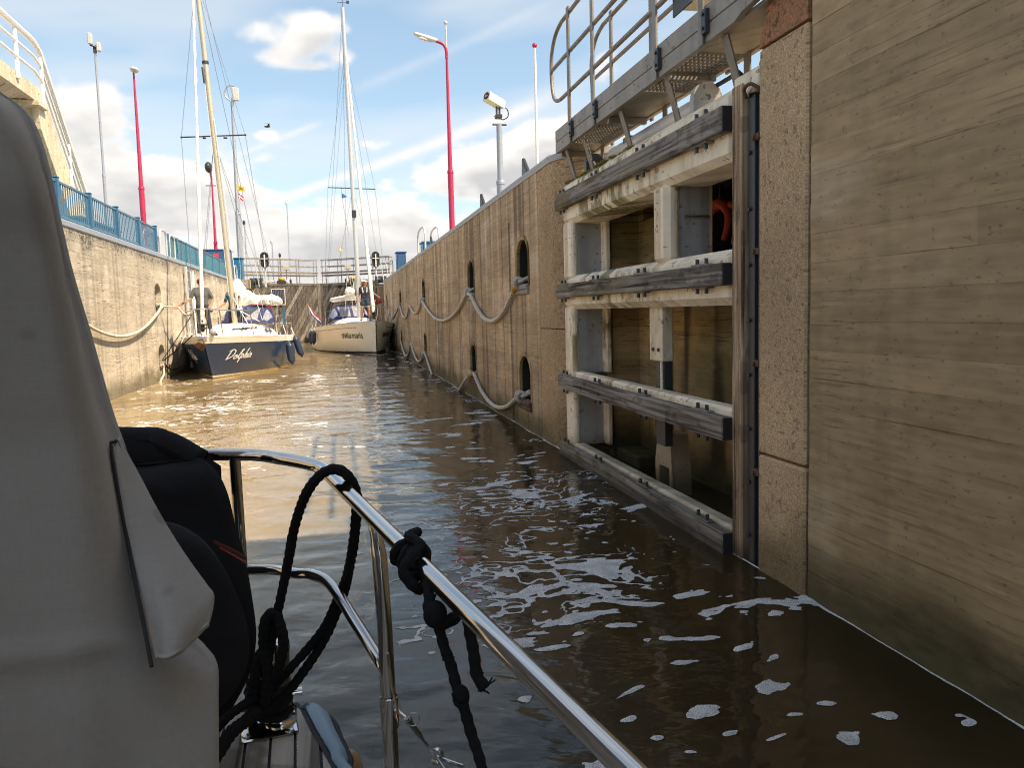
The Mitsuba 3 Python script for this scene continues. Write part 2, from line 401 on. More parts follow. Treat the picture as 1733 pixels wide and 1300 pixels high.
def spline(pts, n=8, closed=False):
    p = np.asarray(pts, float)
    q = np.vstack([p[-1], p, p[:2]]) if closed else np.vstack([2 * p[0] - p[1], p, 2 * p[-1] - p[-2]])
    out, t = [], np.linspace(0, 1, n, endpoint=False)[:, None]
    for i in range(len(q) - 3):
        a, b, c, d = q[i:i + 4]
        out.append(0.5 * (2 * b + (c - a) * t + (2 * a - 5 * b + 4 * c - d) * t ** 2 + (3 * b - a - 3 * c + d) * t ** 3))
    return np.vstack(out + ([] if closed else [p[-1:]]))


def tube(pts, r, n=8, caps=True):
    v, f, _ = tube_uv(pts, r, n, caps)
    return v, f


def resample(pts, step):
    p = np.asarray(pts, float)
    d = np.concatenate([[0], np.cumsum(np.linalg.norm(np.diff(p, axis=0), axis=1))])
    t = np.linspace(0, d[-1], max(3, int(d[-1] / step)))
    return np.stack([np.interp(t, d, p[:, k]) for k in range(3)], 1)


def laid(pts, r, strands=8, pitch=0.035, depth=0.16, step=0.0035, n=24, seed=0):
    """Braided rope: a tube with two crossing families of raised strands, slightly uneven."""
    p = resample(pts, step)
    v, f, uv = tube_uv(p, r, n, True, 1.0)
    m = n + 1; k = len(p) * m
    s = np.repeat(np.concatenate([[0], np.cumsum(np.linalg.norm(np.diff(p, axis=0), axis=1))]), m)
    th = np.tile(np.arange(m) * 2 * math.pi / n, len(p))
    a = np.cos(strands / 2 * th + 2 * math.pi * s / pitch) * np.cos(strands / 2 * th - 2 * math.pi * s / pitch)
    k_ = 1 + depth * (a - .2) + 0.10 * (meshkit.noise(np.stack([s * 30, th * 0, s * 0 + seed], 1), 3) - .5) + 0.05 * (meshkit.noise(np.stack([s * 260, np.cos(th) * 3, np.sin(th) * 3], 1), 5) - .5)
    c = np.repeat(p, m, axis=0)
    v[:k] = c + (v[:k] - c) * k_[:, None]
    return v, f


def tube_uv(pts, r, n=8, caps=True, pitch=0.1):
    p = np.asarray(pts, float)
    r = np.broadcast_to(np.asarray(r, float), len(p))
    t = np.gradient(p, axis=0)
    t /= np.linalg.norm(t, axis=1, keepdims=True) + 1e-12
    u = np.cross(t[0], [0, 0, 1.0])
    if np.linalg.norm(u) < 0.1:
        u = np.cross(t[0], [1.0, 0, 0])
    u /= np.linalg.norm(u)
    dist = np.concatenate([[0], np.cumsum(np.linalg.norm(np.diff(p, axis=0), axis=1))])
    a = np.arange(n + 1) * 2 * math.pi / n
    vs, uv = [], []
    for i in range(len(p)):
        u = u - t[i] * (u @ t[i]); u /= np.linalg.norm(u)
        w = np.cross(t[i], u)
        vs.append(p[i] + r[i] * (np.cos(a)[:, None] * u + np.sin(a)[:, None] * w))
        uv.append(np.stack([np.arange(n + 1) / n, np.full(n + 1, dist[i] / pitch)], 1))
    v, uv, m = np.vstack(vs), np.vstack(uv), n + 1
    i, k = np.meshgrid(np.arange(len(p) - 1), np.arange(n), indexing='ij')
    q = (i * m + k).ravel()
    f = np.vstack([np.stack([q, q + 1, q + m + 1], 1), np.stack([q, q + m + 1, q + m], 1)])
    if caps:
        c0, c1 = len(v), len(v) + 1
        v = np.vstack([v, p[:1], p[-1:]]); uv = np.vstack([uv, uv[:1], uv[-1:]])
        k = np.arange(n); e = (len(p) - 1) * m
        f = np.vstack([f, np.stack([k * 0 + c0, k + 1, k], 1), np.stack([k * 0 + c1, e + k, e + k + 1], 1)])
    return v, f, uv


def lathe(profile, at=(0, 0, 0), n=24):
    """profile: (radius, z) from bottom to top."""
    pr = np.asarray(profile, float)
    a = np.arange(n) * 2 * math.pi / n
    v = np.concatenate([np.stack([r * np.cos(a), r * np.sin(a), a * 0 + z], 1) for r, z in pr]) + np.asarray(at, float)
    i, k = np.meshgrid(np.arange(len(pr) - 1), np.arange(n), indexing='ij')
    q, q1 = (i * n + k).ravel(), (i * n + (k + 1) % n).ravel()
    return v, np.vstack([np.stack([q, q1, q1 + n], 1), np.stack([q, q1 + n, q + n], 1)])


def grid(P, uv=False):
    """P (rows, columns, 3) -> a sheet."""
    P = np.asarray(P, float); h, w = P.shape[:2]
    i, k = np.meshgrid(np.arange(h - 1), np.arange(w - 1), indexing='ij')
    q = (i * w + k).ravel()
    f = np.vstack([np.stack([q, q + 1, q + w + 1], 1), np.stack([q, q + w + 1, q + w], 1)])
    if uv:
        g = np.stack(np.meshgrid(np.linspace(0, 1, w), np.linspace(0, 1, h)), -1).reshape(-1, 2)
        return P.reshape(-1, 3), f, g
    return P.reshape(-1, 3), f


def solid(v, f, t):
    """Gives a sheet the thickness t (along its normals)."""
    m = trimesh.Trimesh(v, f, process=False)
    n = np.zeros_like(v)
    for k in range(3):
        np.add.at(n, f[:, k], m.face_normals * m.area_faces[:, None])
    n /= np.linalg.norm(n, axis=1, keepdims=True) + 1e-12
    e = np.sort(np.vstack([f[:, [0, 1]], f[:, [1, 2]], f[:, [2, 0]]]), axis=1)
    d = np.vstack([f[:, [0, 1]], f[:, [1, 2]], f[:, [2, 0]]])
    _, inv, cnt = np.unique(e, axis=0, return_inverse=True, return_counts=True)
    b = d[cnt[inv.ravel()] == 1]; N = len(v)
    side = np.vstack([np.stack([b[:, 1], b[:, 0], b[:, 0] + N], 1), np.stack([b[:, 1], b[:, 0] + N, b[:, 1] + N], 1)])
    return np.vstack([v, v - n * t]), np.vstack([f, f[:, ::-1] + N, side])


def prism(poly, a, b, axis):
    """Extrudes a shapely polygon from a to b along an axis. Axis x: polygon (y, z); axis y: (x, z); axis z: (x, y)."""
    out = MB()
    for g in getattr(poly, 'geoms', [poly]):
        m = trimesh.creation.extrude_polygon(g, abs(b - a), engine='earcut')
        v = np.array(m.vertices); v[:, 2] += min(a, b)
        f = np.array(m.faces)
        if axis == 'x':
            v = v[:, [2, 0, 1]]
        elif axis == 'y':
            v = v[:, [0, 2, 1]]; f = f[:, ::-1]
        out.add(v, f)
    return out.get()


def sphere(c, r, sub=2):
    m = trimesh.creation.icosphere(subdivisions=sub)
    return np.array(m.vertices) * np.asarray(r, float) + np.asarray(c, float), np.array(m.faces)


def bones(parts, edge=0.03, smooth=6, seg=12):
    """parts: lists of (point, radius) whose hull is one bone; the union is refined and smoothed."""
    out = []
    for b in parts:
        out.append(m3.Manifold.batch_hull([m3.Manifold.sphere(r, seg).translate(tuple(float(x) for x in p)) for p, r in b]))
    m = m3.Manifold.batch_boolean(out, m3.OpType.Add).refine_to_length(edge).to_mesh()
    t = trimesh.Trimesh(m.vert_properties[:, :3], m.tri_verts)
    trimesh.smoothing.filter_taubin(t, iterations=smooth)
    return np.array(t.vertices), np.array(t.faces)


# ---------------------------------------------------------------- scene helpers
def numbered(key):
    if key not in scene and key not in labels and not any(k.startswith(key + '__') for k in USED):
        return key
    i = 1
    while f'{key}_{i:03d}' in USED:
        i += 1
    return f'{key}_{i:03d}'


USED = set()


def key_for(name, parent=None):
    k = name if parent is None else parent + '__' + name
    if k in USED:
        i = 1
        while f'{k}_{i:03d}' in USED:
            i += 1
        k = f'{k}_{i:03d}'
    USED.add(k)
    return k


def thing(name, label, category, group=None):
    k = key_for(name)
    labels[k] = {'label': label, 'category': category}
    if group:
        labels[k]['group'] = group
    return k


def obj(name, mesh, bsdf, parent=None, smooth=False, label=None, kind=None, uv=None, **more):
    k = key_for(name, parent)
    if isinstance(mesh, MB):
        mesh = mesh.get()
    scene[k] = ply(mesh if not isinstance(mesh, tuple) else mesh[:2], bsdf, smooth=smooth, uv=uv, **more)
    if label or kind:
        labels[k] = {}
        if label:
            labels[k]['label'] = label
        if kind:
            labels[k]['kind'] = kind
    return k


def copy(src, name, parent, tw):
    """Another piece with the same mesh and material, moved by tw."""
    k = key_for(name, parent)
    scene[k] = {**scene[src], 'to_world': tw}
    return k


def single(name, mesh, bsdf, label, category, group=None, smooth=False, uv=None):
    k = obj(name, mesh, bsdf, None, smooth, uv=uv)
    labels[k] = {'label': label, 'category': category}
    if group:
        labels[k]['group'] = group
    return k


def rope(pts, r, bsdf, name, parent=None, n=8, sub=8, pitch=0.1):
    v, f, uv = tube_uv(spline(pts, sub), r, n, True, pitch)
    return obj(name, (v, f), bsdf, parent, True, uv=uv)

# ---------------------------------------------------------------- the setting: lock chamber, quays, water
WR, WL, ZQ = 2.59, -4.85, 3.5       # right wall, left wall, quay level (metres)

quay = sbox(-400, -60, 400, 900).difference(sbox(WL - 0.3, -60, WR + 0.3, 900)).difference(sbox(2.5, 4.0, 14.0, 9.6))
qm = trimesh.creation.triangulate_polygon
qv, qf = [], []
for g_ in quay.geoms:
    v2, f2 = trimesh.creation.triangulate_polygon(g_, engine='earcut')
    qf.append(np.asarray(f2) + sum(len(x) for x in qv)); qv.append(np.asarray(v2))
qv = np.vstack(qv)
obj('ground', (np.column_stack([qv, np.full(len(qv), ZQ)]), np.vstack(qf)), 'ground_paving', kind='structure')
ground_label = labels['ground']; ground_label['label'] = 'paved quays on both sides of the lock chamber'


def niche_shape(y0, y1, z0, z1):
    """A mooring niche seen along x: straight sides and a round head."""
    w = y1 - y0; r = w / 2
    return sbox(y0, z0, y1, z1 - r * 0.75).union(affinity.scale(Point((y0 + y1) / 2, z1 - r * 0.75).buffer(r, 10), 1, 0.75))


def wall_block(face, back, y0, y1, z0, z1, cuts):
    """A wall with its niches cut out as real recesses."""
    m = m3.Manifold.cube((abs(back - face), y1 - y0, z1 - z0)).translate((min(face, back), y0, z0))
    for c in cuts:
        m = m - c
    k = m.to_mesh()
    return np.array(k.vert_properties[:, :3], float), np.array(k.tri_verts, int)


def cut_niche(y0, y1, z0, z1, xa, xb):
    v, f = prism(niche_shape(y0, y1, z0, z1), xa, xb, 'x')
    return m3.Manifold(m3.Mesh(vert_properties=v.astype(np.float32), tri_verts=f.astype(np.uint32)))


def cut_box(a, b):
    a, b = np.minimum(a, b), np.maximum(a, b)
    return m3.Manifold.cube(tuple(float(x) for x in b - a)).translate(tuple(float(x) for x in a))


# right chamber wall (Y 9.3 to 45)
wall = thing('lock_wall', 'brown concrete right wall of the lock chamber with mooring niches and sagging ropes', 'wall')
NY = [11.05, 15.5, 24.2, 33.3, 42.3]
cuts = []
for y in NY:
    for z0, z1 in ((2.07, 2.70), (0.43, 1.06)):
        cuts.append(cut_niche(y - 0.34, y + 0.34, z0, z1, WR - 0.1, WR + 0.80))
cuts += [cut_box((WR - .1, 12.46, -2), (WR + 0.05, 12.50, 4)), cut_box((WR - .1, 28.58, -2), (WR + 0.06, 28.66, 4)), cut_box((WR - .1, 20.0, -2), (WR + 0.03, 20.02, 4)), cut_box((WR - .1, 11.86, -2), (WR + 0.07, 11.98, 3.02)), cut_box((WR - .1, 36.8, -2), (WR + 0.04, 36.83, 4))]
obj('face', wall_block(WR, WR + 0.9, 10.16, 45.0, -1.0, 3.47, cuts), 'concrete_far', wall)
# rough rounded corner towards the gate recess
corner = Polygon([(WR + 0.004, 10.155)] + [(WR + 0.004 + 0.75 - 0.75 * math.cos(a), 9.55 - 0.72 * math.sin(a)) for a in np.linspace(0, math.pi / 2, 12)] + [(3.6, 8.83), (3.6, 10.155)])
obj('corner', prism(corner, -1.0, 1.462, 'z'), 'aggregate_column', wall, 40, label='rough rounded corner of the wall beside the open gate')
obj('corner', prism(corner, 1.472, 3.47, 'z'), 'aggregate_column', wall, 40)
cop = Polygon([(WR - 0.015, 45.0), (WR - 0.015, 9.55)] + [(WR - 0.015 + 0.76 - 0.76 * math.cos(a), 9.55 - 0.74 * math.sin(a)) for a in np.linspace(0.05, math.pi / 2, 12)] + [(3.6, 8.81), (3.6, 9.6), (WR + 0.42, 9.9), (WR + 0.42, 45.0)])
cv, cf = prism(cop.buffer(0), 3.47, 3.545, 'z')
obj('coping', (cv, cf), 'coping_steel', wall, 30, label='pale steel coping along the top of the wall')
v_, f_ = tube([(WR + 0.02, 9.55, 3.53), (WR + 0.02, 45.0, 3.53)], 0.042, 10)
obj('coping_nosing', (v_, f_), 'coping_steel', wall, True)
obj('groove_strip', box((WR + 0.02, 11.875, -1.0), (WR + 0.045, 11.90, 3.0)), 'line_white', wall, label='thin white strip in the vertical wall groove')
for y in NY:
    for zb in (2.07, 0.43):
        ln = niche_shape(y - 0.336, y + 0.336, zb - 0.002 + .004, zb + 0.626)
        obj('niche_lining', prism(ln.difference(ln.buffer(-0.006)), WR + 0.03, WR + 0.79, 'x'), 'niche_shade', wall)  # black sheet inside the niche puts its shade into the colour
        obj('niche_back', prism(ln, WR + 0.780, WR + 0.795, 'x'), 'niche_shade', wall)  # same painted shade on the rear of the niche
        fr = niche_shape(y - 0.40, y + 0.40, zb - 0.02, zb + 0.69).difference(niche_shape(y - 0.337, y + 0.337, zb - 0.1, zb + 0.627))
        obj('niche_frame', prism(fr, WR - 0.012, WR + 0.05, 'x'), 'concrete_recess', wall)
        bm = MB().add(*lathe([(0.0, 0), (0.075, 0), (0.07, 0.05), (0.058, 0.12), (0.062, 0.2), (0.08, 0.245), (0.075, 0.27), (0, 0.28)], (WR + 0.16, y, zb), 16))
        obj('niche_bollard', bm, 'dark_steel', wall, 40)
        sill = MB().tube([(WR - 0.01, y - 0.36, zb - 0.04), (WR - 0.01, y + 0.36, zb - 0.04)], 0.045, 10).tube([(WR, y - 0.36, zb - 0.11), (WR, y + 0.36, zb - 0.11)], 0.04, 10)
        obj('niche_sill', sill, 'rusty_iron' if zb < 1 else 'canopy_metal', wall, 40)

# left chamber wall
wl = thing('lock_wall', 'pale sunlit concrete left wall of the lock chamber behind the blue hulled yacht', 'wall')
cuts = []
NYL = [24.0, 33.3, 42.3, 15.3]
for y in NYL:
    for z0, z1 in ((2.07, 2.73), (0.43, 1.02)):
        cuts.append(cut_niche(y - 0.42, y + 0.42, z0, z1, WL + 0.1, WL - 0.48))
cuts += [cut_box((WL + .1, 23.62, -2), (WL - 0.05, 23.67, 3.36)), cut_box((WL + .1, 30.9, -2), (WL - 0.04, 30.94, 3.36)), cut_box((WL + .1, 38.4, -2), (WL - 0.04, 38.45, 3.36))]
obj('face', wall_block(WL, WL - 0.9, -8.0, 46.9, -1.0, 3.47, cuts), 'concrete_left', wl)
obj('coping', box((WL + 0.03, -8, 3.47), (WL - 0.42, 46.9, 3.60), 0.02), 'coping_blue', wl, label='blue grey steel coping under the fence')
for y in NYL[:3]:
    for zb in (2.07, 0.43):
        obj('niche_bollard', lathe([(0.0, 0), (0.075, 0), (0.07, 0.05), (0.058, 0.12), (0.062, 0.2), (0.08, 0.245), (0.075, 0.27), (0, 0.28)], (WL - 0.14, y, zb), 16), 'dark_steel', wl, 40)
        obj('niche_sill', MB().tube([(WL + 0.01, y - 0.42, zb - 0.04), (WL + 0.01, y + 0.42, zb - 0.04)], 0.045, 10), 'rusty_iron' if zb < 1 else 'dark_steel', wl, 40)
lad = thing('wall_ladder', 'grey steel ladder fixed to the pale left wall behind the man in the red cap', 'ladder')
for yy in (27.95, 28.5):
    obj('stile', box((WL + 0.06, yy - 0.05, 0.1), (WL + 0.14, yy + 0.05, 3.42), 0.01), 'lamp_grey', lad)
r0 = obj('rung', tube([(WL + 0.10, 27.98, 0.3), (WL + 0.10, 28.47, 0.3)], 0.022, 8), 'lamp_grey', lad, 40)
for i in range(1, 11):
    copy(r0, 'rung', lad, T().translate([0, 0, 0.3 * i]))
obj('fender_tube', tube([(WL + 0.12, 28.72, 0.2), (WL + 0.12, 28.72, 3.3)], 0.10, 12), 'line_white', lad, 40)

# near right wall (gate head) with its rough pilaster: each shuttering board is its own slightly uneven strip
nw = thing('lock_wall', 'dark brown board marked concrete wall close by on the right', 'wall')
obj('core', box((WR + 0.012, -6.0, -1.0), (4.6, 4.037, 4.3)), 'concrete_near', nw)
obj('tower', box((WR + 0.012, -6.0, 4.301), (4.6, 1.9, 7.5)), 'concrete_near', nw)  # unseen upper part, height and length set to shade the near deck
z, i = -0.48, 0
while z < 4.2:
    h = 0.16
    y = -6.0
    while y < 4.03:
        y2 = 4.03
        dx = rng.uniform(-0.0022, 0.0022); tl = rng.uniform(-0.002, 0.002)
        v, f = box((WR + dx, y, z + 0.0004), (WR + 0.03, y2 - 0.001, z + h - 0.0004))
        v = v.copy(); v[[0, 3, 4, 7], 0] += np.array([0, 0, tl, tl])
        if y2 > -2:
            obj('board_mark', (v, f), 'concrete_near', nw)
        y = y2
    z += h; i += 1
pil = MB().box((WR - 0.012, 4.055, -1.0), (3.2, 4.57, 0.752), 0.012)
obj('pilaster_block', pil, 'aggregate_near', nw, label='rough washed aggregate pilaster at the gate end')
obj('pilaster_block', MB().box((WR - 0.012, 4.055, 0.768), (3.2, 4.57, 3.235), 0.012), 'aggregate_near', nw)
pb = Polygon([(4.055, 3.248), (4.57, 3.248), (4.40, 3.62), (4.30, 4.3), (4.055, 4.3)])
obj('pilaster_block', prism(pb, WR - 0.012, 3.2, 'x'), 'aggregate_red', nw, label='reddish weathered block on top of the pilaster')
obj('pilaster_back', box((2.95, 4.052, -1.0), (4.6, 4.60, 3.0)), 'aggregate_near', nw)

# the recess behind the open gate
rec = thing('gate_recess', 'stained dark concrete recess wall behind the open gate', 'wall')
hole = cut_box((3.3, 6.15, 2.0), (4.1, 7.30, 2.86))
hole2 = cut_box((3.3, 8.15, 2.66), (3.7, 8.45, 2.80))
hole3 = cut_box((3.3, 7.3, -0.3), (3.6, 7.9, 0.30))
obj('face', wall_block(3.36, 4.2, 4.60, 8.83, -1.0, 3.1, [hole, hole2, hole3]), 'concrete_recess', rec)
obj('top_slab', box((3.04, 4.95, 2.95), (3.37, 8.82, 3.095)), 'concrete_recess', rec)  # added cover that keeps sun from falling in behind the gate
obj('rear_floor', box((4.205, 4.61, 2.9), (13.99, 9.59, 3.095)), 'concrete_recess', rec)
obj('opening_lining', MB().box((4.08, 6.16, 2.01), (4.095, 7.29, 2.85)).box((3.40, 7.275, 2.01), (4.079, 7.295, 2.85)).box((3.40, 6.155, 2.004), (4.079, 7.274, 2.02)).box((3.40, 6.155, 2.84), (4.079, 7.274, 2.856)), 'niche_shade', rec)  # black sheets painting the shade inside the opening
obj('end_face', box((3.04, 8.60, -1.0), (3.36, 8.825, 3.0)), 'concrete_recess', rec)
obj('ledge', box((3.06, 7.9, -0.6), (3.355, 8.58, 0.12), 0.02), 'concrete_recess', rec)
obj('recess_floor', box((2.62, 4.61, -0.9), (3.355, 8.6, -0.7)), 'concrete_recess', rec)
rc = MB()
cloth = spline([(3.48, 7.05, 2.60), (3.48, 6.85, 2.63), (3.49, 6.72, 2.54), (3.51, 6.76, 2.42), (3.50, 6.82, 2.30)], 8)
rc.tube(cloth, np.linspace(0.06, 0.03, len(cloth)), 8)
rc.tube(spline([(3.46, 6.62, 2.60), (3.48, 6.50, 2.52), (3.50, 6.58, 2.36), (3.5, 6.62, 2.24)], 8), 0.035, 8)
single('red_cloth', rc, 'cloth_red', 'crumpled red orange cloth hanging in the dark opening behind the gate', 'cloth', smooth=True)
single('recess_hook', tube([(3.50, 6.90, 2.84), (3.50, 6.90, 2.60)], 0.012), 'dark_steel', 'dark hook above the red cloth', 'hook')

# near left bank continues behind the grey canvas; the water in one sheet with real waves
def wave(x, y):
    x, y = np.asarray(x, float), np.asarray(y, float)
    p = np.stack([x, y, x * 0], -1)
    wx = x + 0.25 * (meshkit.noise(p * 1.1, 31) - .5); wy = y + 0.25 * (meshkit.noise(p * 1.1, 32) - .5)
    q = np.stack([wx, wy, x * 0], -1)
    calm = np.clip((x + 0.6 - 0.10 * (y - 3)) / 2.0, 0, 1) * np.clip((16 - y) / 8, 0, 1)
    amp = 1.0 - 0.62 * calm
    h = 0.022 * (meshkit.fbm(q * [1.0, 2.0, 1], 3, 41) - .5) + 0.016 * (meshkit.noise(q * [2.6, 4.8, 1] + q[..., ::-1] * [.8, 0, 0], 42) - .5) + 0.008 * (meshkit.noise(q * [6.0, 10.0, 1], 43) - .5) + 0.003 * (meshkit.noise(q * [14., 22., 1], 44) - .5)
    return h * amp


ys = [-9.0]
while ys[-1] < 58:
    ys.append(ys[-1] + (0.35 if ys[-1] < 0.6 else 0.013 + 0.0062 * max(ys[-1], 0.0)))
ys = np.array(ys)
xs = np.linspace(WL - 0.35, 3.62, 460)
GX, GY = np.meshgrid(xs, ys)
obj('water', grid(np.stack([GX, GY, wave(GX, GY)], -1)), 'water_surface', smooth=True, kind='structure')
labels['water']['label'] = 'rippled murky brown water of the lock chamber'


def iso_mesh(x, y, f, lift):
    """Triangles of the regular grid x, y clipped to f > 0."""
    h, w = f.shape
    idx = np.arange(h * w).reshape(h, w)
    a, b, c, d = idx[:-1, :-1].ravel(), idx[:-1, 1:].ravel(), idx[1:, 1:].ravel(), idx[1:, :-1].ravel()
    tri = np.vstack([np.stack([a, b, c], 1), np.stack([a, c, d], 1)])
    X, Y, Fv = x.ravel(), y.ravel(), f.ravel()
    pos = Fv[tri] > 0
    n = pos.sum(1)
    P = np.stack([X, Y, Fv], 1)
    out = [P[tri[n == 3]]]

    def cut(p, q):
        t = (p[:, 2] / (p[:, 2] - q[:, 2]))[:, None]
        r = p + (q - p) * t
        r[:, 2] = 0
        return r
    for k in range(3):
        o = [k, (k + 1) % 3, (k + 2) % 3]
        m = (n == 1) & pos[:, k]
        p, q, r = (P[tri[m][:, j]] for j in o)
        out.append(np.stack([p, cut(p, q), cut(p, r)], 1))
        m = (n == 2) & ~pos[:, k]
        p, q, r = (P[tri[m][:, j]] for j in o)
        u, v = cut(q, p), cut(r, p)
        out.append(np.stack([u, q, r], 1)); out.append(np.stack([u, r, v], 1))
    t = np.vstack(out)
    v, inv = np.unique(np.round(t.reshape(-1, 3), 5), axis=0, return_inverse=True)
    z = wave(v[:, 0], v[:, 1]) + 0.0025 + lift * (1 - np.exp(-v[:, 2] * 14))
    return np.column_stack([v[:, :2], z]), inv.reshape(-1, 3)


def foam_field(x, y):
    p = np.stack([x, y, x * 0], -1)
    w = p + 0.22 * (np.stack([meshkit.noise(p * 2.2, 51), meshkit.noise(p * 2.2, 52), x * 0], -1) - .5)
    cells = meshkit.fbm(w * [2.5, 4.4, 1], 4, 53)
    ridge = np.abs(meshkit.fbm(w * [3.2, 4.6, 1], 4, 55) - 0.5)
    ridge2 = np.abs(meshkit.fbm(w * [5.5, 7.5, 1], 3, 56) - 0.5)
    patch = meshkit.fbm(p * [0.9, 1.1, 1], 3, 59)
    flecks = meshkit.fbm(w * [11, 15, 1], 3, 60)
    zone = np.exp(-((x - 1.40 - 0.10 * (y - 5)) / 0.70) ** 2 - ((y - 5.1) / 1.05) ** 2)
    zone2 = 0.30 * np.exp(-((x - 1.75) / 0.6) ** 2 - ((y - 7.7) / 2.0) ** 2)
    zone3 = 0.35 * np.exp(-((x - 0.35) / 0.5) ** 2 - ((y - 4.4) / 1.6) ** 2)
    z_ = zone + zone2 + zone3
    f = np.maximum(np.maximum(0.050 * z_ + 0.10 * (patch - 0.56) - ridge, 0.034 * z_ + 0.10 * (patch - 0.56) - ridge2 * .9), np.maximum((cells - 0.68 + 0.07 * z_) * .8, (flecks - 0.80 + 0.10 * z_ + 0.12 * (patch - .5)) * .6)) - 0.10 * np.clip((4.0 - y) / 0.6, 0, 1)
    for (bx, by, rx, ry, ang) in FOAM_BLOBS:
        ca, sa = math.cos(ang), math.sin(ang)
        dx, dy = (w[..., 0] - bx), (w[..., 1] - by)
        d = np.hypot((dx * ca + dy * sa) / rx, (dy * ca - dx * sa) / ry)
        f = np.maximum(f, 0.10 * (1 - d + 1.7 * (meshkit.fbm(p * [17, 21, 1], 4, 57) - 0.5)))
    f = f - 0.12 * np.clip((0.25 - x) / 0.4, 0, 1)
    edge = WR - x
    f = np.maximum(f, 0.05 * (1 - edge / (0.004 + 0.045 * meshkit.fbm(p * [1, 2.2, 1], 3, 58) ** 2.5)) * (edge > -0.2) - 0.06 * (meshkit.noise(p * [1, 1.3, 1], 63) < .22))
    return f


rb = np.random.default_rng(12)
FOAM_BLOBS = [(1.914, 3.096, .085, .05, .5), (1.466, 2.971, .07, .035, 0.1), (1.95, 2.90, .04, .028, 0), (1.22, 2.86, .04, .02, .2), (1.75, 2.84, .04, .02, 0), (1.52, 2.83, .028, .014, 0), (2.08, 2.72, .04, .032, 0), (1.80, 2.62, .05, .04, .3),
              (1.56, 3.42, .06, .022, .2), (2.0, 3.36, .045, .025, .7), (1.83, 3.55, .07, .03, .2), (1.62, 3.72, .10, .03, .1), (1.45, 3.9, .06, .03, 0), (2.25, 3.8, .05, .03, .4), (2.1, 3.9, .04, .02, .2), (1.2, 3.2, .05, .015, .2), (1.15, 3.02, .03, .015, 0), (1.32, 2.75, .03, .014, 0),
              (0.92, 2.72, .09, .06, .3), (1.0, 3.75, .09, .03, .1), (0.95, 4.0, .05, .03, 0), (1.15, 4.1, .11, .035, .1), (1.35, 4.3, .12, .03, .1), (0.78, 3.35, .05, .02, .2)]
for _ in range(44):
    FOAM_BLOBS.append((rb.uniform(0.5, 2.3), rb.uniform(5.8, 10.5), rb.uniform(.03, .10), rb.uniform(.02, .045), rb.uniform(-.3, .4)))
fm = MB()
fx, fy = np.meshgrid(np.arange(-0.2, 2.60, 0.008), np.arange(2.0, 8.4, 0.008))
fm.add(*iso_mesh(fx, fy, foam_field(fx, fy), 0.007))
fx, fy = np.meshgrid(np.arange(0.0, 2.61, 0.02), np.arange(8.4, 40.0, 0.03))
fm.add(*iso_mesh(fx, fy, foam_field(fx, fy) - 0.022 * np.clip((WR - 0.25 - fx) / .1, 0, 1), 0.006))
# white flecks where the wash curls on the left
fx, fy = np.meshgrid(np.arange(-4.8, -0.2, 0.02), np.arange(9.0, 24.0, 0.03))
pp = np.stack([fx, fy, fx * 0], -1)
ff = (meshkit.fbm(pp * [1.6, 1.5, 1], 3, 61) - .56) * 0.8 + (meshkit.fbm(pp * [7, 14, 1], 3, 62) - 0.74)
fm.add(*iso_mesh(fx, fy, ff, 0.004))
obj('foam', fm, 'foam_bubbles', smooth=True, kind='stuff')
labels['foam'].update(label='white foam drifting in flecks and lace on the brown water', category='foam')

# ---------------------------------------------------------------- the open lock gate in its recess
gate = thing('lock_gate', 'pale grey steel gate folded open in the right wall, with timber fenders and a walkway', 'lock gate')
G0, G1 = 4.935, 9.0


def rbox(a, b, r=0.03):
    return box(a, b, r)


obj('top_beam', rbox((WR, G0, 2.66), (3.02, G1, 3.13), 0.05), 'gate_paint', gate)
obj('middle_beam', rbox((WR, G0, 1.70), (2.98, G1, 2.08), 0.055), 'gate_paint', gate)
obj('lower_beam', rbox((WR + .003, G0, 0.80), (2.72, G1, 1.00), 0.02), 'gate_paint', gate)
obj('bottom_beam', rbox((WR + .003, G0, -0.25), (2.72, G1, 0.175), 0.02), 'gate_paint', gate)
for (z0, z1) in ((2.08, 2.66), (1.0, 1.70), (0.175, 0.80)):
    obj('end_post', rbox((WR + 0.004, 8.66, z0 - .03), (2.66, G1 - .002, z1 + .03), 0.02), 'gate_paint', gate)
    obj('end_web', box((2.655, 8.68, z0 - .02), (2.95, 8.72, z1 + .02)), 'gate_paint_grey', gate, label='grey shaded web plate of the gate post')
    obj('end_flange', rbox((2.945, 8.52, z0 - .02), (3.0, 8.9, z1 + .02), 0.01), 'gate_paint', gate)
# upper upright
obj('upright', rbox((WR + 0.006, 6.05, 2.05), (2.74, 6.33, 2.70), 0.045), 'gate_paint', gate)
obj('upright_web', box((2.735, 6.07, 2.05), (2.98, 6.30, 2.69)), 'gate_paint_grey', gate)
obj('upright_flange', rbox((2.975, 6.075, 2.05), (3.02, 6.45, 2.69), 0.01), 'gate_paint', gate)
obj('bracket_rod', tube([(2.76, 6.045, 2.42), (2.97, 6.045, 2.42)], 0.012), 'stainless', gate, 40)
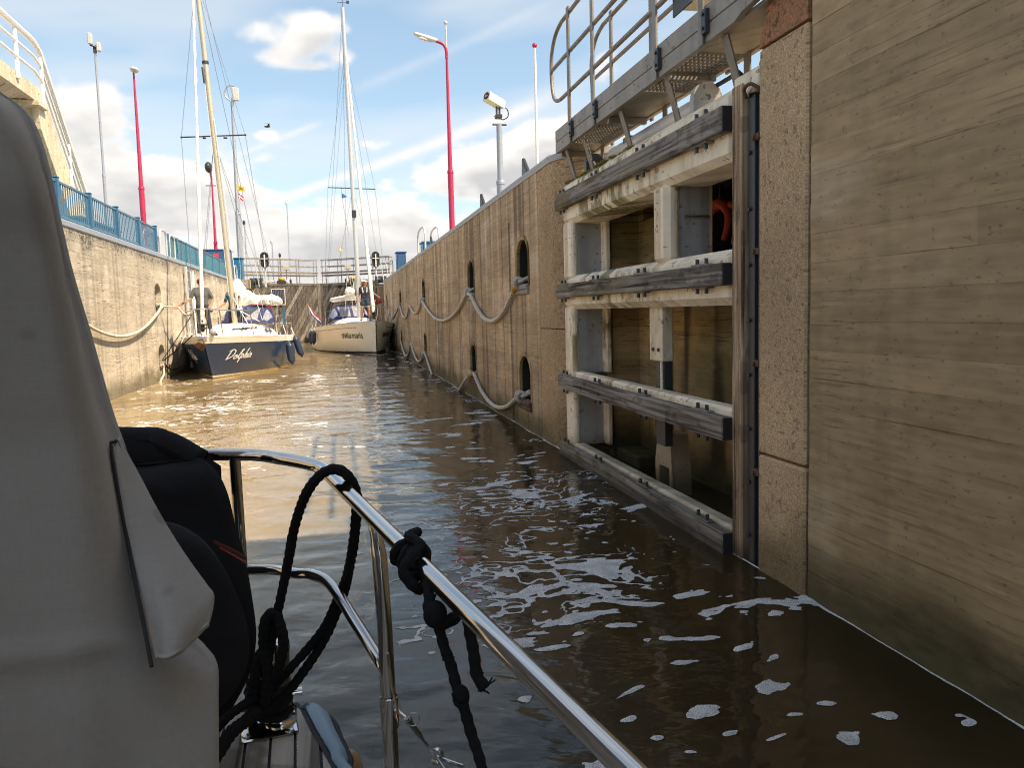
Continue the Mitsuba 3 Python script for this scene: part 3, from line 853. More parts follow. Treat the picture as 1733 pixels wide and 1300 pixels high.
# paddle gear: box, rod, shaft and the pale tapered foot
obj('gear_box', rbox((2.69, 6.36, 1.235), (2.79, 6.64, 1.75), 0.008), 'gate_paint', gate)
for yy in (6.43, 6.55):
    obj('bolt', tube([(2.675, yy, 1.335), (2.692, yy, 1.335)], 0.017, 6), 'dark_steel', gate)
obj('gear_shaft', box((2.715, 6.37, 0.50), (2.785, 6.56, 1.234)), 'dark_steel', gate)
obj('gear_rod', tube([(2.70, 6.40, 1.00), (2.70, 6.40, 1.234)], 0.012), 'camera_cream', gate, 40)
foot = Polygon([(6.66, 0.55), (6.93, 0.55), (7.0, 0.25), (6.98, 0.05), (6.92, -0.4), (6.90, 0.05), (6.90, 0.24), (6.68, 0.24), (6.66, 0.03), (6.62, -0.4), (6.56, -0.4), (6.60, 0.2)])
obj('gear_foot', prism(foot, 2.88, 3.06, 'x'), 'pale_concrete', gate)
obj('gear_pin', box((2.80, 6.70, 0.53), (2.92, 6.80, 0.68)), 'rusty_iron', gate)
# four weathered fenders with their brackets and bolts
TIM = [(2.835, 3.005), (1.835, 1.985), (0.785, 0.945), (-0.03, 0.145)]
BY = [8.88, 7.72, 6.48, 5.32]
br_t = bo_t = None
for i, (z0, z1) in enumerate(TIM):
    segs = [(G0, 5.62), (5.622, 7.10), (7.102, 9.05)] if i == 0 else [(G0, 5.42), (5.422, 9.05)] if i == 1 else [(G0, 9.05)]
    for (a, b) in segs:
        obj('fender_timber', box((2.512 + rng.uniform(-.002, .002), a, z0), (WR - .003, b, z1), 0.006), 'fender_wood', gate)
    obj('fender_end', box((2.520, G0 - 0.012, z0 + .005), (WR - .004, G0 - .001, z1 - .005)), 'black', gate)
    for up in (1, -1):
        if i == 3 and up < 0:
            continue
        zz = z1 + 0.006 if up > 0 else z0 - 0.006
        for yb in BY:
            m_ = MB().box((2.530, yb - 0.13, zz - 0.006), (WR - .004, yb + 0.13, zz + 0.006), 0.004)
            bk = obj('bracket', m_, 'galvanised', gate)
            for o in (-0.075, 0.07):
                if bo_t is None:
                    bo_t = obj('bolt', MB().tube([(0, 0, -0.022), (0, 0, 0.024)], 0.014, 6), 'dark_steel', bk)
                    scene[bo_t]['to_world'] = T().translate([2.555, yb + o, zz + up * 0.02])
                else:
                    copy(bo_t, 'bolt', bk, T().translate([2.555, yb + o, zz + up * 0.02]))
# quoin timber and sealing rail
obj('quoin_post', box((WR - 0.006, 4.79, -0.6), (2.75, 4.928, 3.11), 0.006), 'quoin_wood', gate, label='brown upright timber at the hinge end of the gate')
obj('seal_rail', box((WR + 0.03, 4.70, -0.6), (2.72, 4.775, 3.02), 0.006), 'rail_steel', gate)
obj('seal_rail', box((WR + 0.075, 4.655, -0.6), (2.76, 4.698, 3.02)), 'black', gate)
obj('seal_rail', tube([(WR + 0.045, 4.62, -0.6), (WR + 0.045, 4.62, 3.0)], 0.026, 10), 'rail_steel', gate, 40)
for k in range(9):
    zb = 0.18 + k * 0.355
    obj('seal_bolt', tube([(WR + 0.012, 4.745, zb), (WR + 0.034, 4.745, zb)], 0.014, 6), 'dark_steel', gate)
    if k % 2:
        obj('seal_clamp', MB().box((WR + 0.005, 4.60, zb + .06), (WR + 0.07, 4.69, zb + 0.10), 0.006).tube([(WR - .01, 4.655, zb + .08), (WR + .01, 4.655, zb + .08)], 0.016, 6), 'rusty_iron', gate)
obj('rail_hook', MB().tube(spline([(WR - .005, 4.74, 3.0), (WR - 0.03, 4.72, 3.05), (WR - .03, 4.64, 3.06), (WR + .02, 4.6, 3.02)], 6), 0.012), 'rusty_iron', gate, 40)
obj('post_head', box((WR + 0.01, 4.61, 3.03), (3.1, 4.93, 3.17), 0.01), 'gate_paint', gate)

# the walkway on top
wk = thing('gate_walkway', 'grey aluminium walkway with tubular railings on top of the open gate', 'walkway')
FX, BX = 2.49, 2.95                      # front and back edge
obj('front_plank', box((FX, 4.62, 3.575), (FX + 0.035, 8.87, 3.70), 0.004), 'canopy_metal', wk)
fas = Polygon([(8.87, 3.455), (8.87, 3.568), (4.2, 3.568), (4.2, 3.50), (4.45, 3.50), (4.62, 3.485), (4.72, 3.455)])
obj('front_plank', prism(fas, FX + 0.002, FX + 0.045, 'x'), 'canopy_metal', wk)
obj('front_plank', box((FX + .001, 4.2, 3.575), (FX + 0.035, 4.618, 3.70), 0.004), 'canopy_metal', wk)
obj('back_plank', box((BX - 0.04, 4.2, 3.455), (BX, 8.87, 3.70), 0.004), 'canopy_metal', wk)
obj('end_plate', box((FX + 0.046, 8.84, 3.46), (BX - 0.042, 8.865, 3.66)), 'canopy_metal', wk)
obj('vent', MB().box((FX + 0.05, 8.866, 3.49), (FX + .08, 8.872, 3.52)), 'black', wk)
for (y0, y1) in ((7.55, 8.35), (5.35, 6.35)):
    gm = MB()
    for xx in np.arange(FX + 0.06, BX - 0.05, 0.034):
        gm.box((xx, y0, 3.466), (xx + 0.005, y1, 3.492))
    for yy in np.arange(y0, y1, 0.07):
        gm.box((FX + 0.047, yy, 3.47), (BX - 0.043, yy + 0.006, 3.491))
    obj('grating', gm, 'galvanised', wk, kind='stuff', label='open bar grating of the walkway floor')
for (y0, y1) in ((4.25, 5.34), (6.36, 7.54), (8.36, 8.82)):
    obj('floor_plate', box((FX + .05, y0, 3.47), (BX - .045, y1, 3.492)), 'galvanised', wk)
for y in (8.80, 7.22, 5.82):
    obj('cross_beam', box((FX + 0.046, y - 0.03, 3.41), (BX - 0.042, y + 0.03, 3.466)), 'galvanised', wk)


def flat_bar(p, q, w, t, axis):
    """A flat bar from p to q: w wide along y, t thick along x."""
    p, q = np.array(p, float), np.array(q, float)
    o = np.array([[-t / 2, -w / 2, 0], [t / 2, -w / 2, 0], [t / 2, w / 2, 0], [-t / 2, w / 2, 0]])
    return np.vstack([p + o, q + o]), BF


for y in (8.68, 8.05, 6.95, 5.92, 4.97):
    m_ = MB().add(*flat_bar((2.66, y, 3.125), (FX + 0.07, y, 3.458), 0.085, 0.012, 0)).add(*flat_bar((2.672, y + 0.037, 3.125), (FX + 0.10, y + 0.037, 3.458), 0.010, 0.05, 0))
    obj('strut', m_, 'galvanised', wk)
for y in (8.45, 6.75, 5.3):
    m_ = MB().add(*flat_bar((2.90, y, 3.125), (BX - 0.05, y, 3.456), 0.085, 0.012, 0))
    obj('strut', m_, 'galvanised', wk)
POSTS = (8.26, 7.47, 5.95, 5.15)
for y in POSTS:
    obj('rail_post', box((FX - 0.022, y - 0.035, 3.44), (FX - 0.002, y + 0.035, 4.83), 0.003), 'galvanised', wk)
    obj('post_clip', MB().box((FX - 0.034, y - 0.10, 3.50), (FX - 0.001, y - 0.04, 3.66), 0.004).tube([(FX - .045, y - .07, 3.535), (FX - .03, y - .07, 3.535)], .012, 6).tube([(FX - .045, y - .07, 3.625), (FX - .03, y - .07, 3.625)], .012, 6), 'dark_steel', wk)
R_ = 0.021


def rail(path, x):
    return tube(spline([(x, a, b) for a, b in path], 6), R_, 10)


obj('front_rail', rail([(4.2, 4.78), (6.4, 4.78), (8.3, 4.78), (8.62, 4.77), (8.84, 4.70), (8.97, 4.56), (9.0, 4.40), (8.98, 4.22), (8.90, 4.07), (8.72, 4.0), (8.3, 3.99), (6.4, 3.99), (4.2, 3.99)], FX + 0.006), 'galvanised', wk, True)
obj('front_rail', rail([(4.2, 4.39), (6.4, 4.39), (8.985, 4.39)], FX + 0.006), 'galvanised', wk, True)
obj('back_rail', rail([(4.2, 4.78), (6.4, 4.78), (8.3, 4.78), (8.62, 4.77), (8.84, 4.70), (8.97, 4.56), (9.0, 4.40), (8.98, 4.22), (8.96, 3.9), (8.95, 3.5)], BX + 0.02), 'galvanised', wk, True)
obj('back_rail', rail([(4.2, 4.30), (6.4, 4.30), (8.97, 4.30)], BX + 0.02), 'galvanised', wk, True)
for y in (8.3, 7.2, 5.7, 4.9):
    obj('rail_post', box((BX + 0.002, y - 0.035, 3.44), (BX + 0.022, y + 0.035, 4.83), 0.003), 'galvanised', wk)

hyd = thing('hydraulic_cylinder', 'pale steel hydraulic cylinder lying on top of the gate under the walkway', 'hydraulic cylinder')
obj('barrel', tube([(2.86, 5.75, 3.255), (2.86, 7.95, 3.255)], 0.085, 16), 'lamp_grey', hyd, 40)
obj('rod', tube([(2.86, 8.0, 3.255), (3.05, 10.4, 3.42)], 0.045, 12), 'lamp_grey', hyd, 40)
for x, y, r in ((2.73, 8.22, 0.10), (2.76, 5.66, 0.115)):
    ring = Point(0, r * .95).buffer(r, 16).union(sbox(-r, 0, r, r * .95)).difference(Point(0, r).buffer(0.028, 8))
    v, f = prism(ring, y - 0.03, y + 0.03, 'y')
    obj('lug', (v + A(x, 0, 3.132), f), 'gate_paint_grey' if r > .11 else 'dark_steel', hyd, 40)
obj('clevis', MB().box((2.78, 7.35, 3.14), (3.08, 7.5, 3.34), 0.01), 'galvanised', hyd)
obj('hose', tube(spline([(2.72, 5.0, 3.20), (2.70, 5.1, 3.28), (2.78, 5.3, 3.3), (2.85, 5.7, 3.34)], 6), 0.016), 'rubber', hyd, 40)
mount = thing('gate_anchor', 'brown steel anchor bracket with a square hole at the top of the gate hinge', 'bracket')
ap = Polygon([(4.5, 3.28), (4.5, 3.42), (4.62, 3.45), (4.80, 3.44), (4.86, 3.38), (4.86, 3.27)]).difference(sbox(4.60, 3.31, 4.70, 3.41))
obj('plate', prism(ap, 2.76, 2.80, 'x'), 'gate_paint', mount)
obj('base', box((2.72, 4.52, 3.175), (3.0, 4.84, 3.27), 0.02), 'dark_steel', mount)
dev = thing('walkway_signal_box', 'small cream signal box with a dark lens on the walkway railing', 'signal box')
obj('housing', box((FX + 0.05, 5.42, 3.86), (FX + 0.22, 5.66, 4.16), 0.012), 'camera_cream', dev)
obj('hood', MB().box((FX + 0.035, 5.40, 3.83), (FX + 0.048, 5.72, 4.18)), 'dark_steel', dev)
obj('lens', tube([(FX + 0.13, 5.418, 4.02), (FX + 0.13, 5.40, 4.02)], 0.055, 14), 'lamp_glass', dev, 40)
moss = MB()
for k in range(260):
    y = rng.uniform(6.6, 9.0); x = rng.uniform(WR + 0.02, 2.95)
    s = rng.uniform(.008, .028)
    moss.add(*sphere((x, y, 3.13), (s * 1.6, s * 2, s * 0.6), 1))
obj('moss', moss, 'moss_green', smooth=True, kind='stuff')
labels['moss'].update(label='yellow green moss growing along the top of the open gate', category='moss')
mat('moss_green', (0.14, 0.12, 0.025), 0.95)

# ---------------------------------------------------------------- things on the quays
# left fence: pickets near, solid teal panels farther on
fence = thing('quay_fence', 'blue steel fence along the left quay, barred near and panelled in teal farther off', 'fence')
FXL = WL - 0.12
PY = [14.4, 16.47, 18.5, 20.62, 22.73, 24.75]
ZT, ZB = 4.34, 3.66
for y in PY:
    obj('post', MB().box((FXL - 0.05, y - 0.05, 3.60), (FXL + 0.05, y + 0.05, ZT + 0.03), 0.008).box((FXL - 0.06, y - 0.06, ZT + 0.03), (FXL + 0.06, y + 0.06, ZT + 0.055), 0.008), 'fence_blue', fence)
pk = None
for a, b in zip(PY[:-1], PY[1:]):
    obj('top_rail', box((FXL - 0.02, a + 0.05, ZT - 0.04), (FXL + 0.02, b - 0.05, ZT)), 'fence_blue_light', fence)
    obj('bottom_rail', box((FXL - 0.02, a + 0.05, ZB), (FXL + 0.02, b - 0.05, ZB + 0.04)), 'fence_blue_light', fence)
    n = 15
    for i in range(1, n):
        y = a + (b - a) * i / n
        if pk is None:
            pk = obj('picket', box((FXL - 0.010, -0.010, ZB + 0.04), (FXL + 0.010, 0.010, ZT - 0.04)), 'fence_blue_light', fence)
            scene[pk]['to_world'] = T().translate([0, y, 0])
        else:
            copy(pk, 'picket', fence, T().translate([0, y, 0]))
PY2 = [26.5, 27.9, 29.6, 31.6, 33.6, 35.6, 37.6, 39.6, 41.6]
for y in PY2:
    obj('post', box((FXL - 0.04, y - 0.04, 3.60), (FXL + 0.04, y + 0.04, ZT), 0.006), 'fence_blue_light', fence)
for a, b in zip(PY2[:-1], PY2[1:]):
    obj('teal_panel', box((FXL - 0.03, a + 0.045, 3.63), (FXL - 0.005, b - 0.045, ZT - 0.06)), 'panel_teal', fence)
    obj('top_rail', box((FXL - 0.02, a + 0.04, ZT - 0.055), (FXL + 0.02, b - 0.04, ZT - .01)), 'fence_blue_light', fence)
    obj('bottom_rail', box((FXL - 0.02, a + 0.04, 3.605), (FXL + 0.02, b - 0.04, 3.628)), 'fence_blue_light', fence)


def hoop(y, x, z0, h, w, name_label, group):
    k = thing('ladder_hoop', name_label, 'handrail', group)
    for xx in (x - 0.0, x - 0.45):
        s = 1 if x < 0 else 1
        obj('bow', tube(spline([(xx, y - w / 2, z0), (xx, y - w / 2, z0 + h * 0.7), (xx, y - w * 0.36, z0 + h * 0.95), (xx, y, z0 + h), (xx, y + w * 0.36, z0 + h * 0.95), (xx, y + w / 2, z0 + h * 0.7), (xx, y + w / 2, z0)], 6), 0.03, 10), 'lamp_grey', k, 40)
    return k


hoop(25.7, FXL + 0.02, 3.58, 0.78, 0.9, 'galvanised grab hoop beside the barred blue fence on the left quay', None)
hoop(27.0, FXL + 0.02, 3.58, 0.74, 0.8, 'galvanised grab hoop where the teal fence panels begin', None)
hoop(43.2, FXL + 0.02, 3.58, 0.78, 1.0, 'galvanised grab hoop at the far end of the teal fence', None)
hoop(27.3, 3.35, ZQ, 1.05, 2.3, 'tall galvanised ladder hoop on the right quay beside the blue cabinet', None)
hoop(42.5, 3.35, ZQ, 1.0, 2.0, 'far galvanised ladder hoop near the signal on the right quay', None)

# stairs to the bridge on the left
st = thing('concrete_stairs', 'cream concrete stairway and landing with white railings above the left quay', 'stairs')
SX0, SX1 = -6.3, -8.0
prof = Polygon([(14.0, 6.95), (20.25, 6.95), (20.55, 6.85), (23.9, 3.5), (22.6, 3.5), (20.2, 6.05), (20.05, 6.62), (14.0, 6.62)])
obj('side_wall', prism(prof, SX0, SX0 - 0.12, 'x'), 'stair_concrete', st)
obj('landing', box((SX0 - 0.121, 14.0, 6.64), (SX1, 20.2, 6.9)), 'stair_concrete', st)
obj('landing_edge', box((SX0 + 0.10, 19.9, 6.50), (SX1, 20.45, 6.62), 0.01), 'stair_concrete', st)
slab = Polygon([(20.2, 6.05), (20.2, 6.75), (23.7, 3.5), (22.6, 3.5)])
obj('flight', prism(slab, SX0 - 0.121, SX1, 'x'), 'stair_concrete', st)
for k in range(17):
    y, z = 20.3 + k * 0.2, 6.88 - k * 0.199
    if z > 3.55:
        obj('step', box((SX0 - 0.122, y, z - 0.25), (SX1 + .002, y + 0.28, z)), 'stair_concrete', st)
zr = lambda y, h: 6.95 + h if y < 20.25 else 6.95 + h - (y - 20.25) * 1.0
for y, bot in ((18.95, 6.90), (20.40, 6.65), (22.0, 5.15), (23.5, 3.7), (17.2, 6.9), (15.5, 6.9)):
    obj('rail_post', box((SX0 + 0.005, y - 0.055, bot - 0.1), (SX0 + 0.06, y + 0.055, zr(y, 0.92)), 0.01), 'white_paint', st)
for h, r in ((0.95, 0.065), (0.62, 0.03), (0.30, 0.03)):
    obj('rail', tube([(SX0 + 0.04, 14.0, 6.95 + h), (SX0 + 0.04, 19.9, 6.95 + h), (SX0 + 0.04, 20.3, 6.86 + h), (SX0 + 0.04, 23.55, 3.62 + h)], r, 8), 'white_paint', st, 30)


def lamp_post(x, y, top, rad0, rad1, bsdf, label, zlow=ZQ, group=None, name='lamp_post', cat='lamp post', sleeve=True):
    k = thing(name, label, cat, group)
    prof = [(rad0, 0), (rad0, (top - zlow) * 0.42), (rad0 * 0.78, (top - zlow) * 0.43), (rad1, top - zlow)]
    obj('shaft', lathe([(0, 0)] + prof + [(0, top - zlow)], (x, y, zlow), 14), bsdf, k, 40)
    if sleeve:
        obj('collar', lathe([(rad0 * 1.12, 0), (rad0 * 1.15, .05), (rad0 * 1.0, .09)], (x, y, zlow + (top - zlow) * 0.41), 14), bsdf, k, 40)
    return k


# tall red lamp post on the right, its lamp head out over the chamber
k = lamp_post(3.5, 24.1, 9.2, 0.085, 0.035, 'pole_red', 'tall crimson street lamp on the right quay with its long grey head')
obj('arm', tube(spline([(3.5, 24.1, 9.15), (3.49, 24.1, 9.4), (3.40, 24.1, 9.57), (3.17, 24.1, 9.66)], 8), 0.045, 10), 'pole_red', k, 40)
hd = m3.Manifold.batch_hull([m3.Manifold.sphere(r, 12).translate(p) for p, r in (((3.2, 24.1, 9.67), 0.06), ((3.0, 24.1, 9.70), 0.09), ((2.60, 24.1, 9.83), 0.05))]).to_mesh()
obj('lamp_head', (hd.vert_properties[:, :3], hd.tri_verts), 'lamp_grey', k, 40)
obj('lens', (np.array(sphere((0, 0, 0), (0.19, 0.07, 0.035), 2)[0]) @ np.array([[.95, 0, -.26], [0, 1, 0], [.26, 0, .95]]) + A(2.84, 24.1, 9.68), sphere((0, 0, 0), 1, 2)[1]), 'lamp_glass', k, True)
obj('spike', MB().tube([(3.5, 24.1, 9.2), (3.50, 24.1, 10.15)], 0.025, 8).add(*sphere((3.5, 24.1, 10.18), 0.06, 1)), 'lamp_grey', k, 40)
# red lamp on the left and one far off
k = lamp_post(-6.6, 31.1, 10.45, 0.095, 0.03, 'pole_red', 'crimson lamp post on the left quay behind the barred fence')
obj('lamp_head', MB().add(*sphere((-6.55, 31.0, 10.47), (0.14, 0.24, 0.09), 2)), 'lamp_grey', k, True)
k = lamp_post(-6.6, 48.8, 9.6, 0.10, 0.04, 'pole_red', 'farther crimson lamp post seen between the two masts of the blue yacht')
obj('crossbar', tube([(-6.95, 48.8, 9.25), (-6.25, 48.8, 9.25)], 0.03), 'pole_red', k)
obj('lamp_head', MB().add(*sphere((-6.68, 48.4, 10.2), (0.20, 0.4, 0.30), 2)), 'dark_steel', k, True)
obj('arm', tube([(-6.6, 48.8, 9.6), (-6.65, 48.7, 10.0)], 0.06), 'pole_red', k)
# floodlight masts
k = lamp_post(-6.6, 26.3, 9.6, 0.045, 0.03, 'pole_grey', 'thin grey floodlight mast behind the fence beside the stairs', name='floodlight_mast', cat='floodlight')
obj('floodlight', box((-6.74, 26.1, 9.78), (-6.62, 26.25, 10.10), 0.02), 'lamp_grey', k)
obj('floodlight', box((-6.54, 26.2, 9.62), (-6.43, 26.35, 9.88), 0.02), 'lamp_grey', k)
obj('bracket', MB().tube([(-6.6, 26.3, 9.58), (-6.6, 26.3, 9.8)], 0.05).tube([(-6.7, 26.2, 9.78), (-6.45, 26.3, 9.72)], 0.03), 'dark_steel', k)
k = lamp_post(-5.8, 53.7, 15.0, 0.18, 0.075, 'pole_grey', 'stout grey floodlight mast by the far gate, behind the mast of the blue yacht', name='floodlight_mast', cat='floodlight')
obj('floodlight', box((-5.75, 53.5, 15.2), (-5.35, 53.7, 16.0), 0.04), 'lamp_grey', k)
obj('bow', tube(spline([(-5.9, 53.6, 15.2), (-6.2, 53.6, 15.6), (-5.95, 53.6, 16.1), (-5.6, 53.6, 16.1)], 6), 0.05), 'pole_grey', k, 40)
obj('bracket', tube([(-5.8, 53.7, 14.9), (-5.7, 53.6, 15.4)], 0.10), 'pole_grey', k, 40)
# surveillance camera
k = lamp_post(3.5, 16.8, 5.6, 0.085, 0.06, 'pole_grey', 'cream surveillance camera on a grey pole on the right quay', name='surveillance_camera', cat='camera')
hsg = affinity.scale(Point(0, 0).buffer(0.13, 12), 1.0, 1.0).union(sbox(-0.13, -0.13, 0.13, 0.02))
v, f = prism(hsg, -0.36, 0.30, 'y')
ang = math.radians(-60); R2 = np.array([[math.cos(ang), math.sin(ang), 0], [-math.sin(ang), math.cos(ang), 0], [0, 0, 1]])
tl = math.radians(-16); R3 = np.array([[1, 0, 0], [0, math.cos(tl), math.sin(tl)], [0, -math.sin(tl), math.cos(tl)]])
cpos = A(3.42, 16.75, 6.08)
v = v * A(.78, .66, .78)
obj('housing', (v @ R3 @ R2 + cpos, f), 'camera_cream', k, 40)
v, f = prism(Point(0, -0.01).buffer(0.074, 12), -0.250, -0.232, 'y')
obj('lens_window', (v @ R3 @ R2 + cpos, f), 'black', k, 40)
obj('lens', (np.array(prism(Point(0.0, -0.02).buffer(0.036, 10), -0.258, -0.248, 'y')[0]) @ R3 @ R2 + cpos, prism(Point(0.0, -0.02).buffer(0.036, 10), -0.258, -0.248, 'y')[1]), 'fender_tan', k)
obj('bracket', MB().box((3.42, 16.72, 5.72), (3.56, 16.86, 5.80), 0.01).box((3.44, 16.76, 5.78), (3.47, 16.83, 5.98)).box((3.50, 16.76, 5.78), (3.53, 16.83, 5.98)).tube([(3.36, 16.8, 5.60), (3.66, 16.8, 5.60)], 0.02), 'dark_steel', k)
obj('cable', tube(spline([(3.56, 16.9, 6.02), (3.70, 16.9, 5.95), (3.72, 16.9, 5.80), (3.60, 16.86, 5.72), (3.52, 16.83, 5.74)], 6), 0.012), 'dark_steel', k, 40)
fp = lamp_post(6.0, 23.4, 9.35, 0.055, 0.035, 'white_paint', 'slim white flagpole with a red knob on the right quay', name='flagpole', cat='flagpole', sleeve=False)
obj('knob', sphere((6.0, 23.4, 9.42), 0.075, 2), 'pole_red', fp, True)
# dark mooring horns along the right coping
for i, (y, lab) in enumerate(((12.3, 'dark slanted mooring horn on the right coping, nearest to the gate'), (16.1, 'dark slanted mooring horn on the right coping beside the camera pole'), (25.1, 'dark slanted mooring horn on the right coping beside the tall ladder hoop'))):
    k = thing('mooring_horn', lab, 'bollard', 'mooring horns on the right coping')
    pts = [((3.0, y + .26, 3.5), .05), ((3.0, y - .42, 3.5), .05), ((3.0, y + .26, 4.08), .03)]
    h_ = m3.Manifold.batch_hull([m3.Manifold.sphere(r, 12).translate(p) for p, r in pts]).to_mesh()
    obj('horn', (h_.vert_properties[:, :3], h_.tri_verts), 'dark_steel', k, 40)
    obj('foot', box((2.86, y - 0.36, 3.546), (3.16, y + 0.36, 3.58), 0.01), 'dark_steel', k)


def cabinet(x0, x1, y0, y1, z0, z1, bsdf, label, plate=None):
    k = thing('equipment_cabinet', label, 'cabinet')
    obj('body', box((x0, y0, z0), (x1, y1, z1), 0.02), bsdf, k)
    obj('roof', box((x0 - 0.05, y0 - 0.05, z1), (x1 + 0.05, y1 + 0.05, z1 + 0.06), 0.01), bsdf, k)
    n = max(1, int(round((x1 - x0) / 0.55)))
    for i in range(n):
        a, b = x0 + (x1 - x0) * (i + 0.06) / n, x0 + (x1 - x0) * (i + 0.94) / n
        obj('door', box((a, y0 - 0.025, z0 + 0.08), (b, y0 - 0.001, z1 - 0.07), 0.004), bsdf, k)
    obj('handle', box((x0 + (x1 - x0) * 0.75, y0 - 0.045, (z0 + z1) / 2), (x0 + (x1 - x0) * 0.75 + 0.03, y0 - 0.026, (z0 + z1) / 2 + 0.15)), 'dark_steel', k)
    if plate:
        obj('plate', box((plate[0], y0 - 0.035, plate[2]), (plate[1], y0 - 0.026, plate[3])), 'sign_red', k, label='small red sign plate')
    return k


cabinet(-6.95, -5.62, 46.5, 48.0, ZQ, 5.42, 'cabinet_blue', 'dark blue equipment cabinet with a red sign on the left quay', (-6.45, -6.15, 5.05, 5.25))
cabinet(-5.95, -5.35, 50.0, 51.0, ZQ, 5.2, 'cabinet_cyan', 'lower bright blue cabinet beside the stout grey mast on the left quay')
cabinet(3.62, 4.55, 33.5, 34.5, ZQ, 4.62, 'cabinet_cyan', 'bright blue cabinet with a red sign on the right quay', (4.0, 4.3, 4.35, 4.5))
cabinet(3.1, 3.55, 41.0, 41.9, ZQ, 4.78, 'cabinet_blue', 'narrow blue cabinet behind the far hoop on the right quay')
bx = thing('quay_crate', 'teal boxy hatch cover behind the blue fence pickets on the left quay', 'box')
obj('body', box((-6.3, 19.4, ZQ), (-5.4, 22.6, 3.98), 0.03), 'panel_teal', bx)
obj('lid', box((-6.35, 19.35, 3.98), (-5.35, 22.65, 4.03), 0.01), 'panel_teal', bx)

# ---------------------------------------------------------------- the closed gates at the far end
YH, YA, XA, ZG = 51.5, 54.0, -0.98, 3.80


def leaf(x0, label, wlabel, mirror):
    k = thing('lock_gate', label, 'lock gate')
    a, b = A(x0, YH, 0), A(XA, YA, 0)
    d = (b - a) / np.linalg.norm(b - a); L = np.linalg.norm(b - a)
    nrm = A(d[1], -d[0], 0); nrm = nrm if nrm[1] < 0 else -nrm

    def W(u, w, z):      # along the leaf, out of its face, up
        return a + d * u + nrm * w + A(0, 0, z)

    def slab(u0, u1, w0, w1, z0, z1):
        return np.array([W(u0, w0, z0), W(u1, w0, z0), W(u1, w1, z0), W(u0, w1, z0), W(u0, w0, z1), W(u1, w0, z1), W(u1, w1, z1), W(u0, w1, z1)]), (BF if np.cross(d, nrm)[2] > 0 else BF[:, ::-1])
    obj('backing', slab(0.02, L - 0.01, -0.3, -0.03, -0.8, ZG), 'stripe_dark', k)
    obj('mitre_post', slab(L - 0.22, L - .015, -0.29, 0.03, -0.8, ZG + .02), 'plank_wood', k)
    obj('heel_post', slab(0.0, 0.25, -0.29, 0.03, -0.8, ZG + .02), 'plank_wood', k)
    obj('top_rail', slab(0.252, L - 0.222, -0.28, 0.035, ZG - 0.14, ZG + .01), 'plank_wood', k)
    obj('sill', slab(0.252, L - 0.222, -0.28, 0.06, -0.2, 0.14), 'plank_wood', k)
    area = sbox(0.26, 0.15, L - 0.23, ZG - 0.15)
    s = 1 if not mirror else -1
    for i in range(-12, 26):
        c = i * 0.30
        q = Polygon([(c, -1), (c + 0.26, -1), (c + 0.26 + s * 4, 5), (c + s * 4, 5)]).intersection(area)
        if q.is_empty or q.area < 0.01:
            continue
        t = trimesh.creation.extrude_polygon(q, 0.03 + rng.uniform(0, 0.008), engine='earcut')
        v = np.array([W(p[0], -0.028 + p[2], p[1]) for p in t.vertices])
        obj('plank', (v, np.array(t.faces)), ('plank_wood', 'plank_wood_dark', 'plank_wood_pale', 'plank_wood', 'plank_wood_dark')[int(rng.integers(5))], k)
    obj('post_knob', MB().add(*lathe([(0, 0), (0.07, 0), (0.06, .15), (0.09, .2), (0, .28)], W(L * 0.55, -0.1, ZG), 10)), 'dark_steel', k, 40)
    w = thing('gate_railing', wlabel, 'railing')
    obj('deck', slab(-0.9, L - 0.12, -0.75, -0.05, 4.28, 4.36), 'galvanised', w)
    obj('deck_edge', slab(-0.9, L - 0.12, -0.04, -0.01, 4.42, 4.50), 'galvanised', w)
    us = np.linspace(-0.7, L - 0.2, 5)
    for u in us:
        obj('rail_post', MB().tube([W(u, -0.03, 3.8 if u > 0 else 4.28), W(u, -0.03, 5.33)], 0.028, 6), 'galvanised', w)
        obj('rail_post', MB().tube([W(u + .25, -0.78, 3.8 if u > 0 else 4.28), W(u + .25, -0.78, 5.33)], 0.028, 6), 'galvanised', w)
    for z in (5.33, 4.90, 4.52):
        obj('rail', MB().tube([W(-0.95, -0.03, z), W(L - 0.1, -0.03, z)], 0.03, 6), 'galvanised', w)
    for z in (5.33, 4.90):
        obj('rail', MB().tube([W(-0.7, -0.78, z), W(L - 0.1, -0.78, z)], 0.03, 6), 'galvanised', w)
    return k


leaf(WL + .02, 'left leaf of the closed far lock gate with diagonal grey planks', 'grey tubular railing on the left leaf of the far gate', False)
leaf(WR - .02, 'right leaf of the closed far lock gate behind the cream yacht', 'grey tubular railing on the right leaf of the far gate', True)
